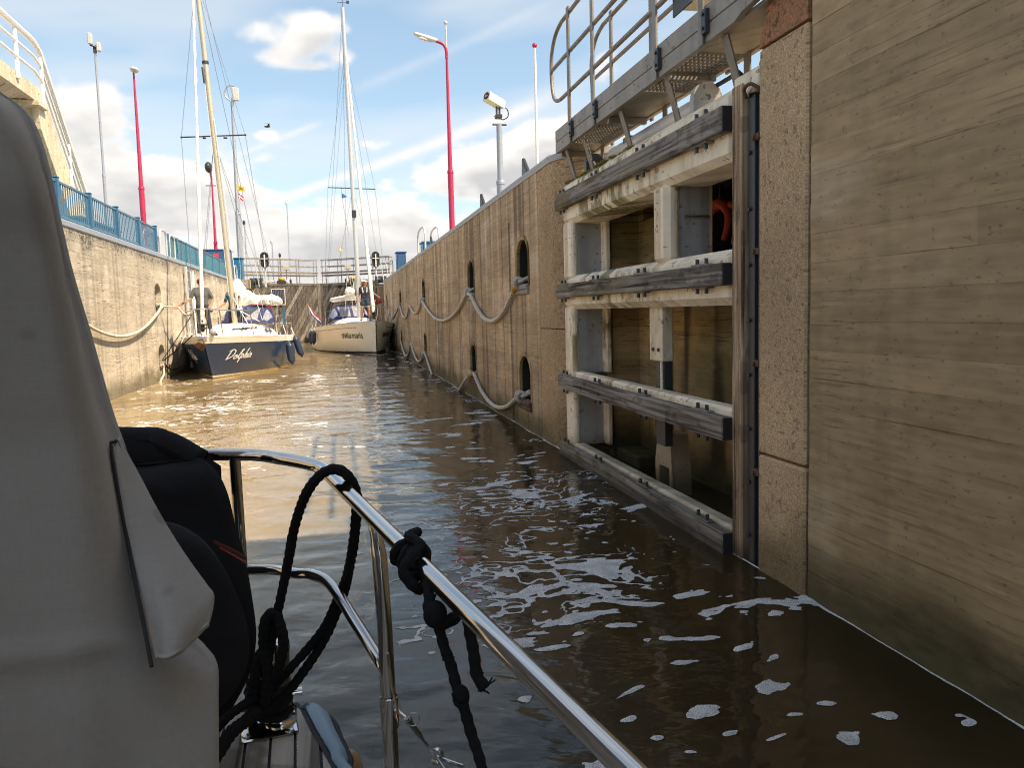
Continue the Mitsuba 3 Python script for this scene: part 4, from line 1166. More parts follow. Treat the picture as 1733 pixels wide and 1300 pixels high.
# gate heads: the chamber widens a little behind the walls
gh = thing('abutment_wall', 'pale concrete gate head left of the closed far gate', 'wall')
obj('block', box((-5.6, 46.92, -1.0), (-7.5, 56.0, 3.47)), 'concrete_left', gh)
obj('block', box((WL + .02, 50.6, -1.0), (-5.59, 53.0, 3.47)), 'concrete_left', gh)
obj('cap', box((-4.9, 49.4, 3.4), (-5.58, 50.58, 3.95), 0.02), 'pale_concrete', gh)
gh2 = thing('abutment_wall', 'brown concrete gate head at the right end of the far gate', 'wall')
obj('block', box((WR - .02, 50.6, -1.0), (4.2, 53.0, 3.47)), 'concrete_far', gh2)
obj('block', box((3.2, 45.02, -1.0), (4.2, 50.59, 3.47)), 'concrete_far', gh2)
for sx, lab in ((-4.62, 'winch gear with a steel frame on the left end of the far gate'), (2.75, 'winch gear with a steel frame on the right end of the far gate')):
    w_ = thing('gate_winch', lab, 'winch')
    obj('drum', tube([(sx - 0.15, 50.2, 3.85), (sx + 0.15, 50.2, 3.85)], 0.22, 14), 'dark_steel', w_, 40)
    obj('frame', MB().box((sx - 0.35, 50.0, 3.50), (sx - 0.20, 50.5, 4.05), 0.01).box((sx + 0.2, 50.0, 3.50), (sx + 0.35, 50.5, 4.05), 0.01).box((sx - .35, 49.9, 3.48), (sx + .35, 50.55, 3.56), .01), 'dark_steel', w_)
    obj('ram', tube([(sx + 0.1, 50.1, 3.75), (sx + (1.3 if sx < 0 else -1.0), 51.9, 3.95)], 0.06, 8), 'lamp_grey', w_, 40)
    obj('ladder_rail', tube([(sx + .2, 49.9, 3.5), (sx - 0.0, 49.9, 4.95)], 0.03, 6), 'lamp_grey', w_)
    obj('ladder_rail', tube([(sx + .55, 49.9, 3.5), (sx + 0.3, 49.9, 4.95)], 0.03, 6), 'lamp_grey', w_)
for (sx, z0, z1, lab) in ((-4.05, 4.66, 5.55, 'black oval signal head with a white cross, left of the far gate'), (2.47, 4.60, 5.52, 'black oval signal head with a white cross, right of the far gate')):
    s_ = thing('traffic_signal', lab, 'signal', 'signal heads at the far gate')
    ov = sbox(sx - 0.22, z0 + 0.22, sx + 0.22, z1 - 0.22).union(Point(sx, z0 + .22).buffer(.22)).union(Point(sx, z1 - .22).buffer(.22))
    obj('board', prism(ov, 49.9, 50.0, 'y'), 'black', s_)
    obj('rim', prism(ov.buffer(0.02).difference(ov.buffer(-0.015)), 49.87, 50.02, 'y'), 'stripe_dark', s_)
    obj('lamp_tube', tube([(sx, 49.86, z0 + 0.02), (sx, 49.86, z1 - 0.14)], 0.035, 8), 'white_paint', s_, 40)
    obj('lamp_tube', tube([(sx - 0.2, 49.83, (z0 + z1) / 2 + .06), (sx + 0.2, 49.83, (z0 + z1) / 2 + .06)], 0.022, 8), 'white_paint', s_, 40)
    obj('mast', tube([(sx, 50.05, 3.5), (sx, 50.05, z0 + 0.3)], 0.05, 8), 'lamp_grey', s_, 40)
dz = thing('diamond_sign', 'grey diamond board hanging in the sky above the far gate', 'sign')
c_ = (0.5, 6.48)
obj('board', prism(Polygon([(c_[0] - .31, c_[1]), (c_[0], c_[1] - .33), (c_[0] + .31, c_[1]), (c_[0], c_[1] + .33)]), 60.0, 60.05, 'y'), 'mast_beige', dz)
obj('mark', prism(LineString([(c_[0] - .02, c_[1] + .1), (c_[0] - .05, c_[1] - .07), (c_[0] + .1, c_[1] - .07)]).buffer(0.035), 59.975, 59.995, 'y'), 'white_paint', dz)
obj('pole', tube([(0.5, 60.1, 3.0), (0.5, 60.1, 6.5)], 0.02), 'pole_grey', dz)
for (x, lab) in ((-2.87, 'small grey floodlight box on a post on the left leaf of the far gate'), (0.80, 'small grey floodlight box on a post on the right leaf of the far gate')):
    s_ = thing('gate_floodlight', lab, 'floodlight')
    obj('box', box((x - 0.20, 50.5, 4.52), (x + 0.20, 50.8, 4.78), 0.015), 'mast_beige', s_)
    obj('post', box((x - 0.03, 50.6, 3.7), (x + 0.03, 50.66, 4.52)), 'galvanised', s_)
for (x, lab) in ((-3.2, 'yellow orange rotating beacon on the left leaf of the far gate'), (1.05, 'yellow orange rotating beacon on the right leaf of the far gate')):
    s_ = thing('beacon', lab, 'beacon')
    obj('dome', MB().add(*sphere((x, 50.8, 3.98), (0.20, 0.2, 0.13), 2)), 'yellow', s_, True)
    obj('base', box((x - 0.26, 50.6, 3.70), (x + 0.26, 51.0, 3.90), 0.02), 'dark_steel', s_)
    for q in (-0.3, 0.33):
        obj('bulb', MB().add(*sphere((x + q, 50.65, 3.85), 0.08, 1)), 'white_paint', s_, True)
# masts beyond the gate
for (u, h, r, lab) in ([(-6.965, 75, 9.771), (-4.872, 75, 8.253), (-3.808, 75, 29.254)], 0, 0.05, 0),:
    pass
DM = [((-7.65, 75.0), 10.1, 'far thin mast with a dark head beyond the gate, left of the signal'), ((-5.4, 75.0), 8.4, 'far thin mast with a pale top beyond the gate, right of the left signal'), ((-4.75, 75.0), 7.2, 'short dark pole beyond the left leaf of the far gate'), ((-5.0, 95.0), 14.5, 'far hair thin boat mast above the left leaf of the far gate')]
for (x, y), z1, lab in DM:
    s_ = thing('distant_mast', lab, 'mast')
    obj('pole', tube([(x, y, 3.4), (x + (0.05 if z1 > 8 else 0), y, z1)], 0.055 if z1 > 8 else 0.07, 6), 'pole_grey', s_)
    obj('head', MB().add(*sphere((x, y, z1), (0.12, 0.12, 0.22), 1)), 'dark_steel' if 'dark' in lab else 'lamp_grey', s_)
cm = thing('weather_mast', 'small dark weather mast with an instrument head far behind the teal fence', 'mast')
obj('pole', tube([(-16.4, 80, 3.5), (-16.4, 80, 9.4)], 0.09, 6), 'pole_grey', cm)
obj('arm', MB().tube([(-17.0, 80, 8.6), (-15.8, 80, 8.6)], 0.05, 6).tube([(-16.9, 80, 8.1), (-16.0, 80, 8.1)], 0.04, 6), 'pole_grey', cm)
obj('instrument', MB().add(*sphere((-16.4, 80, 9.55), (0.35, 0.3, 0.22), 1)), 'dark_steel', cm)
# gulls
for (c, s, lab) in (((-3.15, 45.0, 11.75), 1.0, 'small dark bird in flight below the cloud between the masts'), ((9.2, 45.0, 12.6), 0.6, 'tiny dark bird in the clouds right of the surveillance camera')):
    b_ = thing('bird', lab, 'bird')
    c = A(*c)
    obj('body', MB().add(*sphere(c, A(.16, .06, .05) * s, 2)), 'dark_steel', b_, True)
    wg = solid(*grid([[c + A(-.02, -.05, 0) * s, c + A(.08, -.3, .10) * s, c + A(-.10, -.62, .02) * s], [c + A(.10, -.05, 0) * s, c + A(.16, -.3, .10) * s, c + A(-.06, -.62, .02) * s]]), 0.01)
    obj('wing', wg, 'dark_steel', b_)
    wg = solid(*grid([[c + A(-.02, .05, 0) * s, c + A(.08, .3, .12) * s, c + A(-.10, .6, .16) * s], [c + A(.10, .05, 0) * s, c + A(.16, .3, .12) * s, c + A(-.06, .6, .16) * s]]), 0.01)
    obj('wing', wg, 'dark_steel', b_)

# ---------------------------------------------------------------- the two yachts
class Boat:
    """Local frame: s metres aft of the stem, t to the right as seen from the bow, z up."""
    def __init__(self, origin, aim, length, beam, sheer, overhang, flare, full=0.5, heel=0.0):
        self.o = A(*origin, 0.0); self.ax = A(*aim, 0.0) / np.linalg.norm(aim)
        self.px = A(self.ax[1], -self.ax[0], 0)
        self.L, self.B, self.sheer, self.ov, self.flare, self.full = length, beam / 2, sheer, overhang, flare, full

    def P(self, s, t, z):
        return self.o + self.ax * s + self.px * t + A(0, 0, z)

    def half(self, u):
        """Half breadth of the sheer at the fraction u of the length."""
        f = self.full
        return self.B * (1 - (1 - u / f) ** 2.1 if u < f else 1 - 0.22 * ((u - f) / (1 - f)) ** 2)

    def zs(self, u):
        a, b, c = self.sheer
        return a + (b - a) * min(1, u * 2) if u < 0.5 else b + (c - b) * (u - 0.5) * 2

    def hull(self, s01, v, side):
        """Point on the hull; v from 0 (below water) to 1 (sheer)."""
        z0 = -0.4
        zt = self.zs(s01); z = z0 + (zt - z0) * v
        stem = self.ov * max(0.0, 1 - (z + 0.05) / (self.zs(0) + 0.05))
        s = stem + (self.L - stem) * s01
        k = min(1.0, s01 / 0.6)
        low = self.flare + (0.93 - self.flare) * k
        f = low + (1 - low) * v ** 0.9
        keel = 1 - (1 - v) ** 7 * 0.7
        return self.P(s, side * max(self.half(s01), 0.012) * f * keel, z)

    def band(self, v0, v1, nv=6, out=0.0):
        us = np.linspace(0, 1, 46) ** 1.25
        mb = MB()
        for side in (-1, 1):
            g = np.array([[self.hull(u, v, side) for u in us] for v in np.linspace(v0, v1, nv)])
            if out:
                g = g + self.px * side * out - self.ax * out * np.maximum(0, 1 - us * 8)[None, :, None]
            v_, f_ = grid(g)
            mb.add(v_, f_ if side > 0 else f_[:, ::-1])
        g = np.array([[self.hull(1.0, v, side) for side in np.linspace(-1, 1, 2)] for v in np.linspace(v0, v1, 2)])
        mb.add(*grid(g))
        return mb.get()

    def deck(self, dz=-0.02, camber=0.05):
        us = np.linspace(0.004, 1, 40) ** 1.15
        g = [[self.hull(u, 1.0, 1) * (1 + w) / 2 + self.hull(u, 1.0, -1) * (1 - w) / 2 + A(0, 0, dz + camber * (1 - w * w)) for w in np.linspace(-1, 1, 9)] for u in us]
        return grid(g)

    def edge(self, side, u0, u1, n=24, v=1.0, dz=0.0, inset=0.0):
        return [self.hull(u, v, side) + A(0, 0, dz) - self.px * side * inset for u in np.linspace(u0, u1, n)]

    def cabin(self, s0, s1, wfun, hfun, zfun, n=26, m=17):
        g = []
        for s in np.linspace(s0, s1, n):
            row = []
            for a in np.linspace(-1, 1, m):
                t = np.sign(a) * (1 - (1 - abs(a)) ** 1.6)
                row.append(self.P(s, wfun(s) * t, zfun(s) + hfun(s) * (1 - abs(t) ** 3.5)))
            g.append(row)
        return grid(g)


def wire(p, q, key, parent, r=0.007, bsdf='wire', sag=0.0, n=6):
    p, q = np.array(p, float), np.array(q, float)
    t = np.linspace(0, 1, 2 if sag == 0 else 9)[:, None]
    pts = p + (q - p) * t
    pts[:, 2] -= sag * 4 * (t * (1 - t)).ravel()
    return obj(key, tube(pts, r, n), bsdf, parent, True)


def write_on(boat, shape, side, s_left, z0, height, flip, out, bsdf, parent, name, label, slope=0.0):
    """Lettering that follows the hull. shape: shapely geometry with letters 1 high; it is laid along the hull from s_left."""
    mb = MB()
    for g in getattr(shape, 'geoms', [shape]):
        t = trimesh.creation.extrude_polygon(g, 1.0, engine='earcut')
        mb.add(t.vertices, t.faces)
    v, f = mb.get()
    vv = []
    for x, y, w in v:
        s = s_left + x * height * flip; z = z0 + y * height + slope * x * height
        u = s / boat.L; vz = (z + 0.4) / (boat.zs(u) + 0.4)
        for _ in range(3):      # find the fraction whose point lies at s
            p = boat.hull(u, vz, side); u += (s - (p - boat.o) @ boat.ax) / boat.L
            vz = (z + 0.4) / (boat.zs(u) + 0.4)
        p = boat.hull(u, vz, side)
        vv.append(p + boat.px * side * (0.004 + w * out) - boat.ax * (0.002 + w * out * 0.4))
    vv = np.array(vv)
    return obj(name, (vv, f), bsdf, parent, label=label)


def strokes(glyphs, width):
    """Brush lettering: polylines (smoothed) swept with a round pen."""
    out = []
    for g in glyphs:
        p = spline([(x, y, 0) for x, y in g], 8)[:, :2] if len(g) > 2 else np.array(g)
        out.append(LineString(p).buffer(width, 6))
    return shapely.union_all(out).simplify(0.008)


def fender(p, length, r, label, tilt=(0, 0), bsdf='fender_navy', group=None, line_to=None):
    k = thing('boat_fender', label, 'fender', group)
    p = A(*p)
    prof = [(0.0, -length / 2 - 0.04), (r * .28, -length / 2 - 0.03), (r * .35, -length / 2 + .01), (r * .8, -length / 2 + r * .5), (r, -length / 2 + r), (r, length / 2 - r), (r * .8, length / 2 - r * .5), (r * .35, length / 2 - .01), (r * .28, length / 2 + .04), (0, length / 2 + .05)]
    v, f = lathe(prof, (0, 0, 0), 18)
    v[:, 0] += v[:, 2] * tilt[0]; v[:, 1] += v[:, 2] * tilt[1]
    obj('body', (v + p, f), bsdf, k, 35)
    if line_to is not None:
        obj('lanyard', tube([p + A(tilt[0] * length / 2, tilt[1] * length / 2, length / 2), A(*line_to)], 0.012, 6), 'line_white', k)
    return k


def pulpit(b, k, zdeck, z1, s0, s1, key='pulpit', r=0.016):
    m_ = MB()
    top = [b.P(s1, -1.0 * b.half(s1 / b.L) + 0.08, z1), b.P(s0 + 0.5, -0.62 * b.half((s0 + .8) / b.L), z1 + .02), b.P(s0 - 0.05, -0.16, z1 + 0.05), b.P(s0 - 0.05, 0.16, z1 + 0.05), b.P(s0 + 0.5, 0.62 * b.half((s0 + .8) / b.L), z1 + .02), b.P(s1, 1.0 * b.half(s1 / b.L) - 0.08, z1)]
    m_.tube(spline(top, 6), r, 8)
    for q, sgn in ((top[0], -1), (top[1], -1), (top[2], -1), (top[3], 1), (top[4], 1), (top[5], 1)):
        s = (q - b.o) @ b.ax + 0.12
        m_.tube([q, b.P(s, sgn * max(0.05, b.half(max(s, .1) / b.L) - 0.07), zdeck)], r, 8)
    return obj(key, m_, 'chrome', k, 40)


def lifelines(b, k, stations, z0, z1, side, start, end):
    tops = []
    for s in stations:
        u = s / b.L
        base = b.hull(u, 1, side) - b.px * side * 0.06
        top = base + A(0, 0, z1 - z0)
        tops.append(top)
        obj('stanchion', tube([base, top], 0.013, 8), 'chrome', k, 40)
    for fr in (1.0, 0.52):
        pts = [A(*start) * 1] + tops + [A(*end) * 1]
        pts = [p - A(0, 0, (1 - fr) * (z1 - z0)) for p in pts]
        obj('lifeline', tube(pts, 0.006, 5), 'wire', k)


# ------------------------------------------------ the blue yacht on the left
bd = Boat((-3.60, 23.05), (0.55, 6.9), 9.4, 3.15, (1.21, 1.08, 0.95), 0.95, 0.50, 0.52)
dol = thing('sailing_yacht', 'dark blue hulled sailing yacht with cream topsides moored along the left wall', 'sailing boat')
obj('keel_band', bd.band(0.0, 0.262), 'stripe_dark', dol, True)
obj('boot_stripe', bd.band(0.262, 0.300, 2), 'boot_cream', dol, True, label='cream stripe at the waterline')
obj('hull', bd.band(0.300, 0.885, 10), 'hull_blue', dol, True)
obj('topside_band', bd.band(0.885, 1.0, 3), 'gelcoat', dol, True, label='cream band between the blue hull and the deck')
obj('deck', bd.deck(), 'gelcoat', dol, True)
for sd in (-1, 1):
    obj('toe_rail', tube(bd.edge(sd, 0.0, 1.0, 30, dz=0.012, inset=0.015), 0.022, 6), 'gelcoat', dol, True)
cz = lambda s: bd.zs(s / bd.L) + 0.02
cw = lambda s: min(bd.half(s / bd.L) * 0.70, 0.98)
ch = lambda s: 0.40 * min(1, max(0.0, (s - 1.5) / 2.6)) ** 0.85 + 0.02
obj('coachroof', bd.cabin(1.5, 7.0, cw, ch, cz), 'gelcoat', dol, True)
for sgn in (-1, 1):
    for s in (4.7, 5.4):
        m_ = []
        for zz, w_ in ((0.12, .93), (0.26, .835)):
            m_.append([bd.P(s + q, sgn * (cw(s + q) * w_ + 0.045), cz(s + q) + zz) for q in (0, 0.2, 0.4)])
        obj('cabin_window', solid(*grid(m_), 0.015), 'solar', dol)
hatch = MB().add(*box((-0.28, -0.25, 0), (0.28, 0.25, 0.05), 0.015))
hv, hf = hatch.get()
obj('hatch', (np.array([bd.P(3.15 + p[1], p[0], cz(3.15) + 0.30 + p[2] + p[1] * .14) for p in hv]), hf), 'gelcoat_stella', dol)
obj('grab_rail', tube([bd.P(s, 0.72, cz(s) + ch(s) * .72 + .04) for s in (4.0, 5.0, 6.0)], 0.014), 'teak', dol)
# blue sprayhood with clear panes
hoodw = 0.92


def hood_point(b, s0, s1, z0, z1, w, a, c):
    """a: 0 front foot to 1 top rear; c: -1 to 1 across."""
    s = s0 + (s1 - s0) * a
    h = (z1 - z0) * math.sin(min(1, a * 1.05) * math.pi / 2) ** 0.8
    t = w * (0.90 + 0.10 * a) * np.sign(c) * abs(c) ** 0.8
    z = z0 + h * (1 - abs(c) ** 4.5) - 0.0
    return b.P(s - 0.25 * abs(c) ** 3 * -1.0, t, z)


def sprayhood(b, k, s0, s1, z0, z1, w, panes, ang=None):
    na, nc = 25, 49
    aa, cc = np.linspace(0, 1, na), np.linspace(-1, 1, nc)
    P = np.array([[hood_point(b, s0, s1, z0, z1, w, a, c) for c in cc] for a in aa])
    v, f = grid(P)
    ca = (aa[:-1] + aa[1:]) / 2; cm_ = (cc[:-1] + cc[1:]) / 2
    inside = np.zeros((na - 1, nc - 1), bool)
    for (a0, a1, c0, c1) in panes:
        inside |= ((ca[:, None] > a0) & (ca[:, None] < a1) & (cm_[None] > c0) & (cm_[None] < c1))
    n = (na - 1) * (nc - 1); m_ = inside.ravel()
    keep = np.concatenate([~m_, ~m_])
    obj('sprayhood', (v, f[keep]), 'hood_blue', k, True, label='navy blue spray hood over the companionway')
    for (a0, a1, c0, c1) in panes:
        one = ((ca[:, None] > a0) & (ca[:, None] < a1) & (cm_[None] > c0) & (cm_[None] < c1)).ravel()
        obj('sprayhood_window', (v + A(0, -0.004, 0.003), f[np.concatenate([one, one])]), 'vinyl', k, True)
    edge = [P[-1, j] for j in range(nc)]
    obj('hood_bow', tube(edge, 0.028, 6), 'hood_blue', k, True)


sprayhood(bd, dol, 5.55, 6.75, 1.50, 2.12, 0.92, [(0.10, 0.66, -0.50, -0.06), (0.10, 0.66, 0.06, 0.52), (0.12, 0.80, 0.70, 0.93), (0.12, 0.80, -0.93, -0.70)])
# mast, forestay with furled sail, rigging
M0, MT = A(*[(-3.219, 27.2, 1.557)][0]), A(*[(-3.801, 27.2, 12.265)][0])
M0[2] = 1.50
obj('mast', tube([M0, M0 * .5 + MT * .5, MT], [0.085, 0.082, 0.07], 14), 'mast_beige', dol, True, label='beige mast leaning slightly to the left')
obj('mast_fitting', MB().tube([M0 + (MT - M0) * 0.757, M0 + (MT - M0) * 0.765], 0.10, 12).tube([M0 + (MT - M0) * .745 + A(-.1, -.1, 0), M0 + (MT - M0) * .70 + A(-.09, -.1, 0)], 0.03, 6), 'dark_steel', dol, 40)
F0 = bd.P(0.12, 0.0, 1.56); FT = A(*[(-3.812, 26.6, 11.855)][0])
fs = [F0 + (FT - F0) * t for t in np.linspace(0.0, 1, 40)]
rr = [0.052 + 0.012 * math.sin(i * 1.9) - 0.022 * (i / 40) for i in range(40)]
obj('furled_sail', tube(fs, rr, 12), 'sailcloth', dol, True, label='white furled headsail on the forestay')
obj('furler_drum', MB().add(*lathe([(0, -.20), (.04, -.20), (.05, -.12), (0.125, -.10), (0.125, -.085), (0.05, -.07), (0.05, -.02), (0.125, 0.0), (0.125, 0.018), (0.045, 0.03), (0.03, 0.14), (0, .14)], F0 - A(0, 0, .02), 18)), 'dark_steel', dol, 40)
sp = (A(*[(-4.505, 27.2, 7.391)][0]), A(*[(-2.589, 27.2, 7.503)][0]))
mc = M0 + (MT - M0) * (((sp[0][2] + sp[1][2]) / 2 - M0[2]) / (MT[2] - M0[2]))
obj('spreader', MB().tube([sp[0], mc, sp[1]], 0.022, 8).add(*sphere(sp[0], 0.035, 1)).add(*sphere(sp[1], 0.035, 1)), 'dark_steel', dol, 40)
for p, sgn in ((sp[0], -1), (sp[1], 1)):
    wire(p, MT, 'shroud', dol)
    wire(p, bd.P(4.6, sgn * 1.30, 1.12), 'shroud', dol)
    wire(bd.P(4.1, sgn * 1.15, 1.12), mc - A(0, 0, .1), 'shroud', dol)
    wire(bd.P(5.2, sgn * 1.32, 1.12), mc - A(0, 0, .15), 'shroud', dol, 0.006)
    obj('turnbuckle', tube([bd.P(4.6, sgn * 1.30, 1.12), bd.P(4.6, sgn * 1.30, 1.12) + (p - bd.P(4.6, sgn * 1.30, 1.12)) * 0.05], 0.016, 6), 'chrome', dol)
wire(MT, bd.P(9.2, 0.4, 1.2), 'backstay', dol, 0.007)
wire(MT + A(.1, .1, 0), bd.P(9.2, 0.9, 1.4), 'backstay', dol, 0.006)
obj('spreader_lamp', MB().add(*sphere(mc + A(.35, -.05, -.06), (.07, .05, .03), 1)).add(*sphere(mc + A(-.28, -.05, -.08), (.06, .05, .03), 1)), 'dark_steel', dol)
obj('halyard', MB().tube([M0 + A(.12, -.10, 1.2), M0 + (MT - M0) * .6 + A(.08, -.1, 0)], 0.009, 5).tube([M0 + A(-.13, -.06, .9), M0 + (MT - M0) * .7 + A(-.08, -.06, 0)], 0.008, 5), 'line_white', dol)
coil = MB()
for q in range(5):
    c = M0 + A(0.13 + .012 * q, -0.12 - .01 * q, 0.95 - .06 * q)
    coil.tube(spline([c + A(.0, 0, .26), c + A(.07, 0, .1), c + A(.05, 0, -.2), c + A(-.04, 0, -.24), c + A(-.06, 0, .05)], 6, True), 0.014, 6)
obj('rope_coil', coil, 'line_white', dol, True)
# boom with the bundled sail
B0, B1 = M0 + A(0.05, 0.15, 0.80), bd.P(7.9, 0.85, 2.28)
obj('boom', tube([B0, B1], 0.06, 10), 'mast_beige', dol, 40)
g = []
for i, t in enumerate(np.linspace(0, 1, 46)):
    c = B0 + (B1 - B0) * t
    hh = (0.62 * math.exp(-(t / 0.11) ** 1.5) + 0.38 + 0.07 * math.sin(t * 9) - 0.20 * t ** 4) * (0.35 + 0.65 * min(1, t / .04 if t < .04 else 1))
    ww = 0.17 + 0.05 * math.sin(t * 14) - 0.03 * t
    row = []
    for a in np.linspace(0, 2 * math.pi, 29):
        n_ = meshkit.fbm(A(t * 13, math.cos(a) * 1.6, math.sin(a) * 1.6), 4, 71) - 0.5
        k_ = 1 + 0.95 * n_
        row.append(c + A(math.cos(a) * ww * k_, 0, hh * 0.42 + math.sin(a) * hh * 0.52 * k_ - 0.10))
    g.append(row)
v, f = grid(g)
bs = MB().add(v, f[:, ::-1])
obj('mainsail', bs, 'sailcloth', dol, True, label='crumpled white mainsail bundled on the boom')
wire(B1, bd.P(8.9, 0.6, 1.2), 'mainsheet', dol, 0.012, 'line_white')
wire(B0 * .6 + B1 * .4 + A(0, -.2, .35), bd.P(5.4, 0.7, 1.6), 'reef_line', dol, 0.008, 'line_white')
wire(B0 * .45 + B1 * .55 + A(0, -.2, .25), bd.P(5.8, 0.75, 1.6), 'reef_line', dol, 0.008, 'line_white')
wire(M0 + A(0, -.1, 0.55), bd.P(5.6, 0.55, 1.58), 'vang', dol, 0.016, 'line_white')
wire(M0 + A(0, -.1, 0.85), bd.P(2.4, 0.9, 1.25), 'spare_halyard', dol, 0.012, 'line_white')
pulpit(bd, dol, 1.2, 1.92, 0.12, 1.9)
obj('bow_roller', MB().box(bd.P(-0.28, -0.09, 1.12), bd.P(0.35, 0.08, 1.20), 0.01).tube([bd.P(-0.25, -.08, 1.16), bd.P(-0.25, .08, 1.16)], 0.05, 10), 'chrome', dol, 40)
anch = MB().tube([bd.P(0.3, 0, 1.22), bd.P(-0.35, 0, 1.14)], 0.025, 8)
anch.add(*solid(*grid([[bd.P(-0.32, -0.16, 1.02), bd.P(-0.42, 0, 1.10), bd.P(-0.32, 0.16, 1.02)], [bd.P(-0.10, -0.03, 0.86), bd.P(-0.12, 0, 0.86), bd.P(-0.10, 0.03, 0.86)]]), 0.02))
obj('anchor', anch, 'rusty_iron', dol, 40)
obj('bow_lamp', MB().add(*sphere(bd.P(0.25, 0.22, 1.33), 0.10, 2)), 'vinyl', dol, True)
obj('windlass', MB().add(*lathe([(0, 0), (.09, 0), (.09, .06), (.05, .08), (.06, .13), (0, .14)], bd.P(0.9, 0.12, 1.22), 14)), 'chrome', dol, 40)
dl = MB()
for q in range(4):
    c = bd.P(2.5 + q * 0.07, 0.45 + q * 0.12, 1.36 + .01 * q)
    dl.tube(spline([c + A(math.cos(a) * .16, math.sin(a) * .20, 0.02 * math.sin(3 * a + q)) for a in np.linspace(0, 5.6, 8)], 5, True), 0.014, 6)
obj('deck_lines', dl, 'dark_steel', dol, True)
lifelines(bd, dol, (3.4, 5.3, 7.2), 1.12, 1.78, 1, bd.P(1.9, bd.half(.2) - .08, 1.92), bd.P(8.2, bd.half(.87) - .06, 1.72))
lifelines(bd, dol, (3.4, 5.3, 7.2), 1.12, 1.78, -1, bd.P(1.9, -bd.half(.2) + .08, 1.92), bd.P(8.2, -bd.half(.87) + .06, 1.72))
pp_ = MB()
top = [bd.P(8.1, bd.half(.87) - .06, 1.74), bd.P(9.2, 1.15, 1.76), bd.P(9.35, 0.4, 1.76)]
for zz in (0, -0.3):
    pp_.tube(spline([p + A(0, 0, zz) for p in top], 6), 0.016, 8)
    pp_.tube(spline([bd.P((p - bd.o) @ bd.ax, -((p - bd.o) @ bd.px), p[2] + zz) for p in top], 6), 0.016, 8)
for p in top[:2] + [bd.P(8.6, 1.2, 1.75)]:
    pp_.tube([p, p - A(0, 0, .75)], 0.016, 8)
    pp_.tube([bd.P((p - bd.o) @ bd.ax, -((p - bd.o) @ bd.px), p[2]), bd.P((p - bd.o) @ bd.ax, -((p - bd.o) @ bd.px), p[2] - .75)], 0.016, 8)
obj('pushpit', pp_, 'chrome', dol, 40)
sx_ = A(*[(-2.119, 31.4, 2.454)][0])
obj('solar_panel', box(sx_ + A(-.235, 0, -.28), sx_ + A(.235, 0.03, .29), 0.005), 'solar', dol, label='dark solar panel standing upright behind the bundled sail')
obj('solar_frame', MB().box(sx_ + A(-.25, -.008, -.30), sx_ + A(-.232, .035, .31)).box(sx_ + A(.232, -.008, -.30), sx_ + A(.25, .035, .31)).box(sx_ + A(-.25, -.009, .288), sx_ + A(.25, .036, .31)).box(sx_ + A(-.25, -.009, -.30), sx_ + A(.25, .036, -.28)), 'white_paint', dol)
obj('solar_pole', tube([sx_ + A(0, .04, -.2), A(sx_[0], 31.5, 1.0)], 0.02, 8), 'chrome', dol, 40)
for q in range(8):
    obj('solar_line', box(sx_ + A(-.22 + q * .06, -.004, -.27), sx_ + A(-.216 + q * .06, -.001, .28)), 'lamp_grey', dol)
obj('blue_cloth', solid(*grid([[bd.P(8.2 + .02 * i, 1.06 + 0.03 * math.sin(3 * i) - .05 * j, 1.98 - 0.2 * i) for j in range(3)] for i in range(4)]), 0.015), 'fence_blue', dol)
rd = thing('inflatable_roll', 'red rolled up inflatable across the stern of the blue yacht', 'inflatable boat')
obj('tube', MB().tube(spline([bd.P(8.9, -0.55, 2.20), bd.P(8.95, 0.0, 2.18), bd.P(8.9, 0.55, 2.16)], 6), 0.12, 12), 'cloth_red', rd, True)
obj('strap', tube([bd.P(8.93, 0.26, 2.05), bd.P(8.93, 0.27, 2.30)], 0.125, 12), 'dark_steel', rd)
obj('dark_end', MB().add(*sphere(bd.P(8.9, 0.72, 2.14), (.17, .12, .10), 2)), 'black', rd, True)
# the name, brushed in white
dolphin = [[(0.05, 0.0), (0.20, 0.95)], [(0.0, 0.85), (0.35, 1.02), (0.62, 0.75), (0.50, 0.30), (0.05, 0.0)], [(0.98, 0.42), (0.80, 0.36), (0.72, 0.12), (0.84, 0.0), (1.0, 0.14), (0.98, 0.36), (0.84, 0.30)],
           [(1.06, 0.10), (1.28, 0.55), (1.40, 1.0), (1.28, 0.85), (1.18, 0.25), (1.26, 0.0), (1.38, 0.1)], [(1.46, 0.50), (1.38, -0.42)], [(1.44, 0.30), (1.60, 0.46), (1.68, 0.22), (1.56, 0.02), (1.44, 0.08)],
           [(1.98, 1.08), (1.82, 0.02)], [(1.85, 0.25), (2.0, 0.46), (2.06, 0.30), (2.0, 0.02), (2.1, 0.05)], [(2.24, 0.45), (2.17, 0.04), (2.26, 0.03)], [(2.30, 0.62), (2.31, 0.66)], [(2.42, 0.45), (2.36, 0.02)], [(2.39, 0.26), (2.54, 0.46), (2.58, 0.28), (2.54, 0.03), (2.64, 0.06)]]
write_on(bd, affinity.scale(affinity.skew(strokes(dolphin, 0.042), xs=6), 1.5, 1.0, origin=(0, 0)), 1, 1.13, 0.52, 0.27, 1, 0.004, 'lettering_white', dol, 'name_lettering', 'the name Dolphin brushed in white on the blue hull')
write_on(bd, affinity.skew(strokes(dolphin, 0.042), xs=6), -1, 2.2, 0.52, 0.27, -1, 0.004, 'lettering_white', dol, 'name_lettering', None)
p_ = bd.hull(0.47, 1, 1)
fender(p_ + A(.14, -.05, -.58), 0.70, 0.125, 'long navy fender hanging midway along the blue yacht', (-0.10, 0.0), group=None, line_to=p_ + A(-.06, 0, .35))
p_ = bd.hull(0.70, 1, 1)
